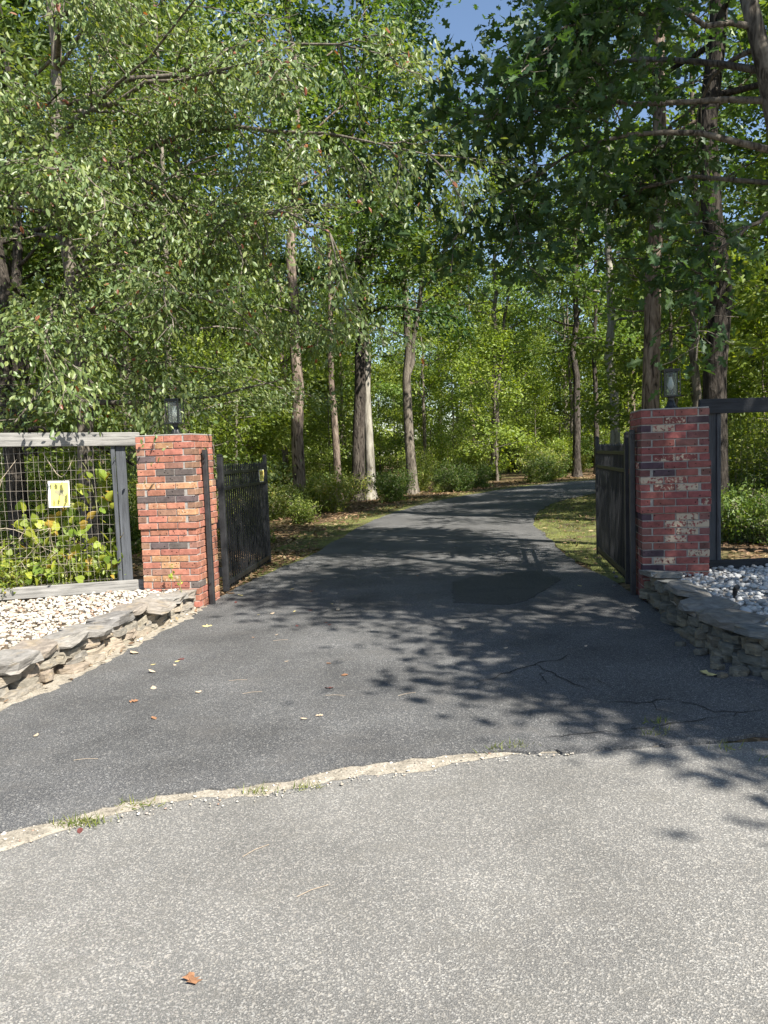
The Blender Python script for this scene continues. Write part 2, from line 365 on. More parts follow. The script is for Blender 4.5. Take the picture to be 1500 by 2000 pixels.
xs = [-300, -60, -14, 0, 14, 60, 300]; ys = [-120, -14, 4, 20, 60, 400]
gv = [(x, y, gz(x)) for y in ys for x in xs]
gf = [(j*7+i, j*7+i+1, (j+1)*7+i+1, (j+1)*7+i) for j in range(5) for i in range(6)]
tag(link('ground', mesh('ground', gv, gf), M_GROUND), kind='structure')
rx = [-60, -14, 14, 60]
rv = [(x, y, gz(x)+.006) for y in (-9, 3.72) for x in rx]; rf = [(i, i+1, i+5, i+4) for i in range(3)]
tag(link('road', mesh('road', rv, rf), M_ROAD), kind='structure')

FRONT = [(-6.5, 1.9), (-3.6, 2.5), (-2.2, 2.95), (-1.67, 3.15), (-1.5, 3.24), (-1.31, 3.34), (-1.04, 3.44), (-.76, 3.48), (-.46, 3.53), (-.34, 3.62), (-.04, 3.68), (.21, 3.73), (.49, 3.74), (.85, 3.70), (1.41, 3.72), (2.0, 3.80), (3.4, 3.9), (6.5, 3.95)]
DL = smooth_line([(-1.95, 8.0), (-1.80, 9.2), (-1.55, 10.3), (-.98, 12.8), (-.30, 17.2), (1.18, 22), (3.5, 26.1), (5.9, 29), (8.5, 30.5), (13.5, 31.5), (26, 32)])
DR = smooth_line([(2.44, 7.2), (2.42, 9.3), (2.52, 11.3), (2.97, 15.2), (3.75, 18.1), (4.8, 20.5), (6.3, 22.5), (8.8, 24.6), (13.5, 25.9), (26, 26.6)])
LWALL = [(-6.6, 3.0), (-4.4, 3.55), (-3.2, 4.2), (-2.75, 4.62), (-2.58, 4.92), (-2.42, 5.35), (-2.30, 6.05), (-2.15, 6.9), (-2.04, 7.65), (-2.0, 8.0)]
RWALL = [(2.44, 7.2), (2.33, 6.4), (2.25, 5.7), (2.24, 5.2), (2.34, 4.65), (2.62, 4.3), (3.2, 4.12), (6.5, 4.0)]
drive = jag(FRONT, .05, .012, 3) + jag(RWALL[::-1], .3, .01, 4)[1:-1] + jag(DR, .4, .03, 5) + jag(DL[::-1], .4, .03, 6)[:-1] + jag(LWALL[::-1], .2, .02, 8)[:-1]
sheet('driveway', drive, .022, M_DRIVE, .03)
PATCH = [(.66, 7.50), (.76, 8.66), (1.08, 9.05), (1.88, 9.16), (1.93, 8.45), (1.38, 7.43), (1.14, 7.26)]
sheet('asphalt_patch', jag(PATCH, .06, .011, 9, True), .028, M_PATCH, .005)
si = np.array([(-6.5, 1.2), (-3.6, 2.0), (-1.9, 2.74), (-1.6, 2.93), (-1.44, 3.08), (-1.21, 3.23), (-.84, 3.28), (-.49, 3.35), (-.28, 3.41), (.07, 3.46), (.45, 3.58), (.62, 3.64), (1.0, 3.68), (1.6, 3.70)])
so = np.array(FRONT)
sv = []; nsx = 220; rs_ = random.Random(11); w_ = 0
for i in range(nsx):
    x = -6.5+8.0*i/(nsx-1); w_ = .6*w_+rs_.gauss(0, .017); f_ = max(0, min(1, (.95-x)/1.0))*(.75+.35*math.sin(x*5.1)*math.sin(x*2.3+1))
    yo = float(np.interp(x, so[:, 0], so[:, 1]))+.06; yi = float(np.interp(x, si[:, 0], si[:, 1]))+w_
    yi = yo-.055-(yo-.055-yi)*f_*.72
    sv += [(x, yi, gz(x)+.0075), (x, yi+.03, gz(x)+.012), (x, yo, gz(x)+.014)]
sf = [(3*i+k, 3*i+3+k, 3*i+4+k, 3*i+1+k) for i in range(nsx-1) for k in range(2)]
tag(link('sand_strip', mesh('sand_strip', sv, sf), M_SAND), kind='structure')
def offset_line(pts, d):
    out = []
    for i, p in enumerate(pts):
        a = Vector(pts[max(i-1, 0)]); b = Vector(pts[min(i+1, len(pts)-1)]); t = (b-a).normalized(); out.append((p[0]+t.y*d, p[1]-t.x*d))
    return out
lw = smooth_line(LWALL[2:], 3)
sheet('sand_strip', jag(offset_line(lw, .11), .06, .02, 13)+jag(offset_line(lw, -.15)[::-1], .4, 0, 14), .027, M_SAND, .006)
# verges
VR = [p for p in DR if p[1] > 8.0]
sheet('grass_verge', jag(VR, .4, .05, 15)+[(26, 24), (14, 22.5), (9.5, 20), (6.8, 16.5), (5.4, 13), (4.2, 10.2), (3.0, 8.4)], .012, M_VERGE)
VL = [p for p in DL if p[1] > 9]
sheet('grass_verge', jag(offset_line(VL, .05), .4, .05, 16)+jag(offset_line(VL, -1.0)[::-1], .4, .12, 17), .010, M_VERGE)

# ------------------------------------------------------------------ leaf and tree builders
T_ELL = (np.array([(0,0,0),(-.2,.28,.05),(-.2,.68,.04),(0,1,-.04),(.2,.68,.04),(.2,.28,.05)]), [(0,3,2,1),(0,5,4,3)])
T_DIA = (np.array([(0,0,0),(-.27,.5,.06),(0,1,-.03),(.27,.5,.06)]), [(0,2,1),(0,3,2)])
T_OAK = (np.array([(0,0,0),(-.10,.16,.02),(-.30,.26,.05),(-.12,.42,.02),(-.36,.62,.05),(-.13,.7,.02),(-.16,.92,.0),(0,1,-.04),(.16,.92,0),(.13,.7,.02),(.36,.62,.05),(.12,.42,.02),(.30,.26,.05),(.10,.16,.02)]),
         [(0,7,6,5,4,3,2,1),(0,13,12,11,10,9,8,7)])
T_NEE = (np.array([(0,0,0),(-.09,.5,0),(0,1,0),(.09,.5,0)]), [(0,3,2,1)])
T_BLADE = (np.array([(-.06,0,0),(.06,0,0),(0,1,.25)]), [(0,1,2)])
def norm(a): return a/np.maximum(np.linalg.norm(a, axis=1, keepdims=True), 1e-6)
def leaves(name, pos, size, R, tmpl=T_DIA, upbias=.75, outdir=None, droop=.35, tint=None, axis=None):
    """one mesh of separate leaves at the given points"""
    n = len(pos); tv, tf = tmpl; k = len(tv)
    nrm = norm(R.normal(size=(n, 3))*.6+np.array([0, 0, upbias]))
    if axis is None:
        ax = R.normal(size=(n, 3)); 
        if outdir is not None: ax = ax*.6+outdir
        ax[:, 2] -= droop
    else: ax = axis
    ax = norm(ax); nrm = norm(nrm-ax*np.sum(nrm*ax, 1, keepdims=True)); sd_ = np.cross(ax, nrm)
    s = size[:, None, None]
    V = pos[:, None, :]+s*(tv[None, :, 0:1]*sd_[:, None, :]+tv[None, :, 1:2]*ax[:, None, :]+tv[None, :, 2:3]*nrm[:, None, :])
    loops = []; starts = []; per = sum(len(f) for f in tf)
    base = np.concatenate([np.array(f) for f in tf]); L_ = (np.arange(n)[:, None]*k+base[None, :]).ravel()
    st = np.cumsum([0]+[len(f) for f in tf[:-1]]); S_ = (np.arange(n)[:, None]*per+st[None, :]).ravel()
    if tint is None: tint = R.beta(2, 2, n)
    return npmesh(name, V.reshape(-1, 3), L_, S_, False, np.repeat(tint, k))

def grow(p, d, L, n, R, wander=.25, lift=0.0):
    pts = [np.array(p, float)]; d = np.array(d, float)/np.linalg.norm(d)
    for i in range(n):
        d = d+R.normal(size=3)*wander*.5+np.array([0, 0, lift]); d /= np.linalg.norm(d); pts.append(pts[-1]+d*L/n)
    return pts
def taper(r0, r1, n): return [r0+(r1-r0)*(i/(n-1))**.8 for i in range(n)]

def make_tree(name, seed, h, r0, cb, cr, nlimb, nleaf, lsize, tmpl, m_wood, m_leaf, lean=(0, 0), forks=(), extra=(), spread=.22, droop=.35, lift=.04, tipz=None, sub=5, thin_top=.25, redtail=False, dead=0, sides=9, elev=(5, 55), bare=3):
    """returns (root empty, trunk, crown). forks: (z, dx, dy, height); extra: (z, end point, radius, leaf weight) limbs reaching to a point"""
    R = np.random.default_rng(seed); mb = MB(); tw = []   # twig points: (pos, outdir, weight)
    n = 14; tr = []
    wob = R.normal(size=(n+1, 2))*r0*.35
    for i in range(n+1):
        t = i/n; z = -.25+t*(h+.25); tr.append((lean[0]*t+wob[i, 0]*min(1, t*3), lean[1]*t+wob[i, 1]*min(1, t*3), z))
    def rad_at(z): 
        t = max(0, min(1, z/h)); return r0*((1-t)**.75*(1-thin_top*.2)+.02)+r0*.55*math.exp(-max(z, 0)/.28)
    zz = sorted(set([-.25, 0, .12, .28, .55]+[p[2] for p in tr if p[2] > .7]))
    def tp(z):
        t = max(0, min(1, (z+.25)/(h+.25)))*n; i = min(n-1, int(t)); f = t-i; a = np.array(tr[i]); b = np.array(tr[i+1]); q = a*(1-f)+b*f; q[2] = z; return q
    mb.tube([tp(z) for z in zz], [rad_at(z) for z in zz], sides)
    def limb(p, d, L, r, w=1.0, wander=.22, lf=lift, lv=True):
        m = 7; pts = grow(p, d, L, m, R, wander, lf); mb.tube(pts, taper(r, max(.006, r*.18), m+1), 6 if r > .03 else 5, False)
        if not lv: return
        for j in range(sub):
            f = .25+.75*(j+R.random())/sub; q = f*m; i = min(m-1, int(q)); a = pts[i]*(1-(q-i))+pts[i+1]*(q-i)
            dd = pts[i+1]-pts[i]; dd = dd/np.linalg.norm(dd); sdv = np.cross(dd, (0, 0, 1)); sdv = sdv/(np.linalg.norm(sdv)+1e-6)*(1 if (j % 2) else -1)
            d2 = dd*.6+sdv*(.5+.5*R.random())+np.array([0, 0, R.normal()*.25+lf*2]); l2 = L*(.22+.28*R.random())*(1.15-f*.5)
            s = grow(a, d2, l2, 4, R, .35, -droop*.06); mb.tube(s, taper(max(.005, r*.35*(1.2-f)), .004, 5), 4, False)
            for q_ in range(1, 5):
                for e in range(2):
                    tw.append((s[q_-1]*(.5*e)+s[q_]*(1-.5*e), norm((s[q_]-s[q_-1])[None])[0], w))
        for q_ in range(3, m+1): tw.append((pts[q_], norm((pts[q_]-pts[q_-1])[None])[0], w*.7))
    for k in range(nlimb):
        u = (k+R.random())/nlimb; z = cb+(h*.97-cb)*u; p = tp(z); a = k*2.399+R.normal()*.4
        Ln = cr*max(.25, math.sin(PI*(.2+.75*u))**.7)*(.75+.45*R.random()); el = rad(elev[0]+(elev[1]-elev[0])*u+R.normal()*8)
        limb(p, (math.cos(a)*math.cos(el), math.sin(a)*math.cos(el), math.sin(el)), Ln, max(.015, rad_at(z)*.42))
    for (z, dx, dy, hh) in forks:
        p = tp(z); q = p+np.array([dx, dy, hh]); m = 8
        pts = [p+(q-p)*np.array([(i/m)**.8, (i/m)**.8, i/m])+R.normal(size=3)*.05*(i > 0) for i in range(m+1)]
        rr = rad_at(z)*.72; mb.tube(pts, taper(rr, rr*.3, m+1), 8, False)
        for i in range(4, m+1):
            for _ in range(2):
                a = R.random()*2*PI; limb(pts[i], (math.cos(a), math.sin(a), .5), cr*(.35+.35*R.random()), rr*.3)
    for (z, end, r, w) in extra:
        p = tp(z); e = np.array(end, float); m = 9; L = np.linalg.norm(e-p); pts = []
        sag = R.normal(size=3)*L*.03
        for i in range(m+1):
            t = i/m; pts.append(p*(1-t)+e*t+np.array([0, 0, L*.10*math.sin(PI*t)])+sag*math.sin(PI*t*1.6)+R.normal(size=3)*.035*(0 < i < m))
        mb.tube(pts, taper(r, .008, m+1), 7, False)
        for i in range(bare, m+1):
            for _ in range(2):
                dd = pts[i]-pts[i-1]; dd = dd/np.linalg.norm(dd); limb(pts[i], dd*.7+R.normal(size=3)*.5+np.array([0, 0, -.12*droop*2]), .5+.7*R.random(), max(.008, r*.22), w, .3, -.03*droop*3)
    for k in range(dead):
        z = cb*(.45+.5*R.random()); a = R.random()*2*PI; limb(tp(z), (math.cos(a), math.sin(a), .15), .5+R.random()*1.1, .018, lv=False)
    root = link(name, None)
    trunk = link('trunk', mesh('trunk', mb.v, mb.f, True), m_wood, root)
    P = np.array([t[0] for t in tw]); D = np.array([t[1] for t in tw]); W = np.array([t[2] for t in tw]); W = W/W.sum()
    idx = R.choice(len(P), nleaf, p=W); off = R.normal(size=(nleaf, 3))*spread; off[:, 2] *= .7
    pos = P[idx]+off
    ok = pos[:, 2] > .25; pos = pos[ok]; idx = idx[ok]; m = len(pos)
    clump = np.sin(pos[:, 0]*2.1+seed)*np.sin(pos[:, 1]*2.3+1)*np.sin(pos[:, 2]*2.0)
    tint = np.clip(R.beta(2, 2, m)*.75+.12+clump*.12, 0, .97)
    if redtail: tint = np.where(R.random(m) < .012, .985+R.random(m)*.015, tint)
    crown = link('crown', leaves('crown', pos, lsize*(.65+.7*R.random(m)), R, tmpl, .7, D[idx], droop, tint), m_leaf, root)
    return root

def place_new(t, x, y, label, cat='tree', group=None, rz=0, scale=1):
    t.location = (x, y, gz(x)); t.rotation_euler = (0, 0, rz); t.scale = (scale,)*3; tag(t, label, cat, group); return t

# ------------------------------------------------------------------ brick gate pillars
W = .61; PB = W/3; CH = .069; JT = .0095
BC = {'R': ((.265, .105, .077), 1), 'r': ((.24, .092, .068), 1), 'B': ((.19, .10, .074), 1), 'D': ((.085, .062, .064), 1), 'C': ((.30, .15, .09), .56), 'W': ((.24, .07, .055), .41), 'w': ((.22, .08, .06), .51)}
def brick_mesh(l):
    mb = MB(); mb.box((0, 0, 0), (l-JT, .09, CH-JT)); me = mesh('brick', mb.v, mb.f)
    bm = bmesh.new(); bm.from_mesh(me); bmesh.ops.bevel(bm, geom=bm.edges[:], offset=.0035, segments=1, affect='EDGES'); bm.to_mesh(me); bm.free()
    me.materials.append(M_BRICK); return me
BRICK = brick_mesh(PB)
def pillar(label, cx, cy, ang, ztop, rows, fill, seed, mix):
    r = random.Random(seed); root = thing('brick_pillar', label, 'pillar', (cx, cy, 0), ang, 'brick gate pillars')
    nrow = 27
    for i in range(nrow):
        z = ztop-CH*(i+.5); proud = .013 if 7 <= i <= 13 else 0; h = W/2+proud-.045
        pat = rows[i] if i < len(rows) else None
        typeA = (i % 2 == 1)
        for side in range(4):
            long = typeA == (side % 2 == 0); k = 3 if long else 2
            for j in range(k):
                u = (j-(k-1)/2)*PB*(1+ (2*proud/W if long else 0))
                a = side*PI/2   # side 0 front (-y), 1 right (+x), 2 back, 3 left
                ox, oy = (math.cos(a)*u+math.sin(a)*h, math.sin(a)*u-math.cos(a)*h)
                if pat and side == 0: code = pat[j] if long else pat[1+j]
                elif pat and side in (1, 3) and long and j == (0 if side == 1 else 2): code = pat[3] if side == 1 else pat[0]
                elif pat and side in (1, 3) and long and j == 1: code = r.choice(fill)
                else: code = r.choice(fill)
                o = link('brick', BRICK, None, root, (ox+r.gauss(0, .0012), oy+r.gauss(0, .0012), z+r.gauss(0, .0008)), (r.gauss(0, .006), r.gauss(0, .006), a+r.gauss(0, .006)))
                c, al = BC[code]; v = r.uniform(.82, 1.18); g = r.uniform(.92, 1.08)
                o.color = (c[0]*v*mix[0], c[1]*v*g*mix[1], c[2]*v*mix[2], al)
                o.scale = (1 + (2*proud/W if long else 0), 1, 1)
    zb = ztop-CH*nrow
    mb = MB().box((0, 0, (zb+ztop)/2), (W-.018, W-.018, ztop-zb-.012)).box((0, 0, ztop-CH*10.5), (W+.006, W+.006, CH*7-.006))
    mb.build('mortar_core', M_MORTAR, root)
    MB().box((0, 0, ztop+.004), (W-.008, W-.008, .014)).build('mortar_cap', M_MORTAR, root, .004)
    return root
A_L, A_R = rad(-7.5), rad(-8.5)
def corner(px, py, ang, sx):  # pillar centre from its front corner next to the drive
    ex = Vector((math.cos(ang), math.sin(ang))); ey = Vector((-math.sin(ang), math.cos(ang))); return Vector((px, py))+ex*(sx*W/2)+ey*(W/2)
CL = corner(-1.94, 7.90, A_L, -1); CR = corner(2.42, 7.20, A_R, 1)
ZT_L, ZT_R = 1.79, 1.845
rowsL = ['RRRr','RCR','BRRB','DRR','BRBB','RDD','BRDB','CCC','BRDB','DDD','BCRB','RBC','BRCB','RRR','rRRR','RRR','BDDB','RRR','RCCR','RCR','BBRR','CCR','RRrD','RRR','RRBR','RBR','BRRB']
rowsR = ['rRRB','RwD','DWRR','BRB','BrBB','RRR','BwwR','DRR','BDRB','WwR','RwWR','RRR','RRRw','RRR','DRWB','RWW','BRWB','RWR','BRRB','DRW','RWRR','DRR','BRwB','RRB','BRRr','RRD','RRRR']
pillar('sunlit red brick gate pillar with corbelled middle beside the wire fence sign', CL.x, CL.y, A_L, ZT_L, rowsL, 'RRRRrRBRRC', 21, (1.38, 1.45, 1.35))  # bricks lightened: the sun on this pillar is put into the colour
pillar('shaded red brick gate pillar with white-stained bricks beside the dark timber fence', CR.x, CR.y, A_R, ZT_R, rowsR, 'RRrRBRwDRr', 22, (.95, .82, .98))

def lantern(x, y, z, rz, label):
    t = thing('pillar_lantern', label, 'lantern', (x, y, z), rz, 'lanterns on the gate pillars')
    MB().lathe([(.072, 0), (.072, .008), (.062, .014), (.046, .035), (.034, .07), (.027, .085), (.027, .11), (.034, .113), (.034, .12)], 24, flute=.06).build('base', M_BLACK, t)
    MB().box((0, 0, .126), (.13, .13, .012)).build('bottom_plate', M_BLACK, t, .002)
    fr = MB()
    for sx in (-1, 1):
        for sy in (-1, 1): fr.box((sx*.071, sy*.071, .25), (.009, .009, .26))
    for z_ in (.124, .376):
        for s in (-1, 1): fr.box((s*.071, 0, z_), (.0086, .133, .0086)); fr.box((0, s*.071, z_), (.133, .0086, .0086))
    fr.build('outer_frame', M_BLACK, t)
    MB().box((0, 0, .366), (.128, .128, .028)).build('roof_plate', M_BLACK, t, .003)
    for k in range(4):
        a = k*PI/2; MB().box((0, 0, 0), (.092, .004, .218)).build('glass_pane', M_GLASS, t, loc=(math.sin(a)*.05, -math.cos(a)*.05, .242), rot=(0, 0, a))
    c = MB()
    for sx in (-1, 1):
        for sy in (-1, 1): c.box((sx*.05, sy*.05, .242), (.006, .006, .219))
    c.build('pane_corner', M_BLACK, t)
    MB().lathe([(.02, .31), (.02, .352)], 12).build('socket', M_BLACK, t)
    MB().lathe([(.006, .185), (.022, .2), (.030, .225), (.026, .255), (.014, .29), (.012, .312)], 14).build('bulb', M_BULB, t, smooth=True)
    return t
lantern(CL.x+.02, CL.y-.02, ZT_L+.011, A_L, 'square black lantern with frosted panes on the sunlit brick pillar')
lantern(CR.x+.03, CR.y+.0, ZT_R+.011, A_R, 'square black lantern on the shaded brick pillar before the trees')

def steel_post(x, y, rz, label, hgt):
    t = thing('steel_post', label, 'post', (x, y, gz(x)), rz, 'steel posts on the pillar sides')
    MB().box((0, 0, hgt/2), (.05, .055, hgt)).build('tube', M_STEEL, t, .005)
    MB().box((0, 0, hgt+.004), (.044, .049, .008)).build('cap', M_STEEL, t)
    for z_ in (.25, hgt-.12): MB().lathe([(.008, 0), (.008, .008)], 8).build('bolt', M_BLACK, t, loc=(0, -.034, z_), rot=(PI/2, 0, 0))
    MB().box((0, -.02, hgt-.06), (.02, .05, .045)).build('latch_bracket', M_BLACK, t, .003)
eL = Vector((-math.sin(A_L), math.cos(A_L))); xL = Vector((math.cos(A_L), math.sin(A_L)))
eR = Vector((-math.sin(A_R), math.cos(A_R))); xR = Vector((math.cos(A_R), math.sin(A_R)))
p = Vector((-1.94, 7.90))+eL*.24+xL*.043; steel_post(p.x, p.y, A_L, 'grey square steel post fixed to the sunlit brick pillar side', 1.66)
p = Vector((2.42, 7.20))+eR*.24-xR*.043; steel_post(p.x, p.y, A_R, 'dark square steel post fixed to the shaded brick pillar side', 1.62)

# ------------------------------------------------------------------ gates
def gate(hx, hy, fx, fy, label, side, sign=False):
    d = Vector((fx-hx, fy-hy)); Ln = d.length; rz = math.atan2(d.y, d.x)
    t = thing('metal_gate', label, 'gate', (hx, hy, gz(hx)), rz, 'open metal driveway gates')
    def post(x, s, h):
        o = MB().box((x, 0, h/2+.03), (s, s, h)).build('gate_post', M_STEEL if x < .1 else M_BLACK, t, .004)
        MB().lathe([(s*.72, 0), (s*.72, .012), (s*.4, .028), (s*.1, .034)], 4).build('post_cap', M_BLACK, o, loc=(x, 0, h+.03), rot=(0, 0, PI/4))
    post(0, .065, 1.56); post(Ln, .05, 1.545)
    for z_, hh in ((1.40, .038), (1.215, .038), (.115, .06)): MB().box((Ln/2, 0, z_), (Ln-.058, .034, hh)).build('rail', M_BLACK, t, .003)
    n = 22; pk = MB(); s = .009
    pk.box((0, 0, .745), (s*2, s*2, 1.43)); k = len(pk.v); pk.v.append(Vector((0, 0, 1.495))); pk.f = [f for f in pk.f if f != (4, 5, 6, 7)]+[(4, 5, 8), (5, 6, 8), (6, 7, 8), (7, 4, 8)]
    pm = mesh('picket', pk.v, pk.f); pm.materials.append(M_BLACK)
    for i in range(n): link('picket', pm, None, t, (.033+(Ln-.066)*(i+1)/(n+1), 0, .02))
    for z_ in (1.28, .82, .26):
        h = MB().box((-.012, side*.055, z_), (.05, .05, .11)).box((-.055, side*.075, z_), (.07, .012, .09)).build('hinge', M_BLACK, t, .004)
        MB().lathe([(.012, -.07), (.012, .07)], 10).build('hinge_pin', M_STEEL, h, loc=(-.02, side*.085, z_))
    if sign:
        s_ = thing('warning_sign', 'small tapered yellow plate hung on the gate pickets near its end post', 'sign', (hx+d.x*.83, hy+d.y*.83, gz(hx)+1.31), rz)
        v = [(-.15, 0, .085), (.15, 0, .085), (.15, 0, -.0), (.12, 0, -.085), (-.12, 0, -.085), (-.15, 0, 0)]
        def plate(nm, sc, y, mat, th): 
            vv = [(a*sc, y, c*sc) for a, b, c in v]+[(a*sc, y+th, c*sc) for a, b, c in v]; q = len(v)
            return link(nm, mesh(nm, vv, [tuple(range(q)), tuple(range(2*q-1, q-1, -1))]+[(i, q+i, q+(i+1) % q, (i+1) % q) for i in range(q)]), mat, s_)
        plate('plate', 1.0, -.035, M_SIGN_W, .004); plate('yellow_field', .88, -.038, M_SIGN_Y, .002)
        for j, (zz_, mt, ws) in enumerate(((.035, M_SIGN_B, 6), (-.03, M_SIGN_G, 4))):
            m = MB(); rr = random.Random(j)
            for q in range(ws):
                x0 = (q-(ws-1)/2)*.034; m.box((x0-.009, -.0385, zz_), (.005, .0016, .042)); m.box((x0+.008, -.0385, zz_), (.005, .0016, .042)); m.box((x0, -.0385, zz_+rr.choice((-.016, 0, .016))), (.012, .0014, .006))
            m.build('printed_line', mt, s_)
gate(-1.86, 8.84, -1.70, 11.16, 'open black picket gate carrying a small yellow plate beside the sunlit pillar', 1, True)
gate(2.54, 7.98, 2.86, 10.25, 'open black picket gate beside the shaded pillar and mossy verge', -1)

# ------------------------------------------------------------------ fences
def fence(ax, ay, bx, by, label, zb, zt, rail_z, mats, posts, nv, span_off, vine=False, rail_over=(0, 0), wire=True, zsl=0, wmat=None):
    """local x runs along the fence from (ax,ay) to (bx,by)"""
    d = Vector((bx-ax, by-ay)); Ln = d.length; rz = math.atan2(d.y, d.x)
    t = thing('wire_fence', label, 'fence', (ax, ay, 0), rz)
    tl = math.atan2(zsl, Ln)
    MB().box((0, 0, 0), (Ln+rail_over[0]+rail_over[1], .045, .14)).build('top_rail', mats[0], t, .006, loc=((Ln+rail_over[1]-rail_over[0])/2, -.075, rail_z), rot=(0, -tl, 0))
    MB().box((0, 0, 0), (Ln-.01, .045, .12)).build('kick_board', mats[2], t, .006, loc=(Ln/2, -.09, zb+.02), rot=(0, -tl*.6, 0))
    for (x, w) in posts:
        p_ = MB().box((0, 0, 0), (zt-zb+.3, .09, w)).build('fence_post', mats[1], t, .006, loc=(x, 0, (zt+zb)/2-.1), rot=(0, PI/2, 0))
        MB().box((0, 0, 0), (zt-zb+.2, .035, .04)).build('batten', mats[1], t, .003, loc=(x+(.055 if x < Ln/2 else -.075), -.045, (zt+zb)/2-.1), rot=(0, PI/2, 0))
    if wire:
        r = random.Random(nv); x0, x1 = span_off
        for i in range(nv):
            x = x0+(x1-x0)*i/(nv-1); m = MB(); m.tube([(x+r.gauss(0, .006), -.012+r.gauss(0, .004), zb+.05+(zt-zb-.06)*j/6) for j in range(7)], .0012, 4); m.build('wire', wmat, t)
        nh = 15
        for i in range(nh):
            z_ = zb+.08+(zt-zb-.14)*i/(nh-1); m = MB(); m.tube([(x0+(x1-x0)*j/10, -.016+r.gauss(0, .004), z_+r.gauss(0, .006)) for j in range(11)], .0012, 4); m.build('wire', wmat, t)
    return t
FLa, FLb = Vector((-5.4, 7.35)), Vector((-2.60, 8.22))
fence(FLa.x, FLa.y, FLb.x, FLb.y, 'welded wire fence with weathered grey top rail beside the sunlit pillar', .22, 1.72, 1.80, (M_GREYWOOD, M_DARKWOOD, M_GREYWOOD), [(2.76, .10), (.35, .10)], 46, (.1, 2.72), zsl=-.06, rail_over=(0, .03), wmat=M_WIRE)
fence(3.05, 7.5, 6.2, 7.72, 'dark stained timber and wire fence beside the shaded pillar', .30, 1.80, 1.87, (M_BLACKWOOD, M_DARKWOOD, M_BLACKWOOD), [(.15, .095), (2.8, .10)], 40, (.2, 2.7), rail_over=(.0, 0), wmat=M_BLACK)
# sign on the fence
fd = (FLb-FLa).normalized(); frz = math.atan2(fd.y, fd.x)
sp = FLa+fd*(2.8-.665); sg = thing('fence_sign', 'faded yellow warning sign with white border wired to the fence mesh', 'sign', (sp.x, sp.y, 1.225), frz)
sg.rotation_euler = (0, rad(1.2), frz)
MB().box((0, -.04, 0), (.205, .004, .275)).build('plate', M_SIGN_W, sg, .0015)
MB().box((.006, -.0435, 0), (.172, .003, .245)).build('yellow_field', M_SIGN_Y, sg)
cu = bpy.data.curves.new('t', 'FONT'); cu.body = 'ACHTUNG'; cu.size = .034; cu.align_x = 'CENTER'; cu.space_character = 1.05
to = bpy.data.objects.new('t', cu); COL.objects.link(to); bpy.context.view_layer.update()
tm = bpy.data.meshes.new_from_object(to.evaluated_get(bpy.context.evaluated_depsgraph_get())); bpy.data.objects.remove(to)
link('lettering', tm, None, sg, (.006, -.0458, .085), (PI/2, 0, 0)); tm.materials.clear(); tm.materials.append(M_SIGN_I)
em = [(-.055, .03), (-.035, .045), (-.01, .042), (.004, .055), (.012, .038), (.03, .04), (.04, .052), (.042, .03), (.032, .012), (.045, -.01), (.055, -.035), (.03, -.02), (.018, -.045), (.008, -.015), (-.012, -.012), (-.03, .002), (-.052, .012)]
link('emblem', mesh('emblem', [(x+.01, -.0458, z) for x, z in em], [tuple(range(len(em)))]), M_SIGN_I, sg)
for z_, w_ in ((-.078, .11), (-.095, .09)): MB().box((.006, -.0452, z_), (w_, .001, .004)).build('small_print', M_SIGN_I, sg)

# ------------------------------------------------------------------ dry stone walls and gravel beds
def stone_mesh(seed, n=9, flat=False):
    r = random.Random(seed); rings = [(.88, -.5), (1.0, -.36), (1.0, .3), (.93, .47)] ; v = []
    base = [(.5*math.copysign(abs(math.cos(2*PI*i/n))**.6, math.cos(2*PI*i/n))*r.uniform(.8, 1.08), .5*math.copysign(abs(math.sin(2*PI*i/n))**.6, math.sin(2*PI*i/n))*r.uniform(.8, 1.08)) for i in range(n)]
    for s, z in rings:
        for x, y in base: v.append((x*s+r.gauss(0, .022), y*s+r.gauss(0, .03), z+r.gauss(0, .07 if not flat else .05)))
    f = []
    for k in range(3):
        for i in range(n):
            a = k*n+i; b = k*n+(i+1) % n; f += [(a, b, b+n), (a, b+n, a+n)]
    v.append((0, 0, -.5)); v.append((r.gauss(0, .1), r.gauss(0, .1), .5+r.gauss(0, .03))); m = len(v)
    f += [((i+1) % n, i, m-2) for i in range(n)]+[(3*n+i, 3*n+(i+1) % n, m-1) for i in range(n)]
    return mesh('stone', v, f)
STONES = [stone_mesh(i) for i in range(9)]; SLABS = [stone_mesh(50+i, 11, True) for i in range(7)]
for s in STONES: s.materials.append(M_STONE)
for s in SLABS: s.materials.append(M_SLAB)
def restone(ms, m):
    out = []
    for s in ms:
        c = s.copy(); c.materials.clear(); c.materials.append(m); out.append(c)
    return out
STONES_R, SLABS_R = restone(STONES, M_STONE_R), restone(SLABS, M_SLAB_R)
def walk(pts):
    P = [Vector((p[0], p[1])) for p in pts]; S = [0]
    for a, b in zip(P, P[1:]): S.append(S[-1]+(b-a).length)
    def at(s):
        s = max(0, min(S[-1]-1e-4, s)); i = max(j for j in range(len(P)-1) if S[j] <= s); t = (s-S[i])/(S[i+1]-S[i]); return P[i].lerp(P[i+1], t), (P[i+1]-P[i]).normalized()
    return at, S[-1]
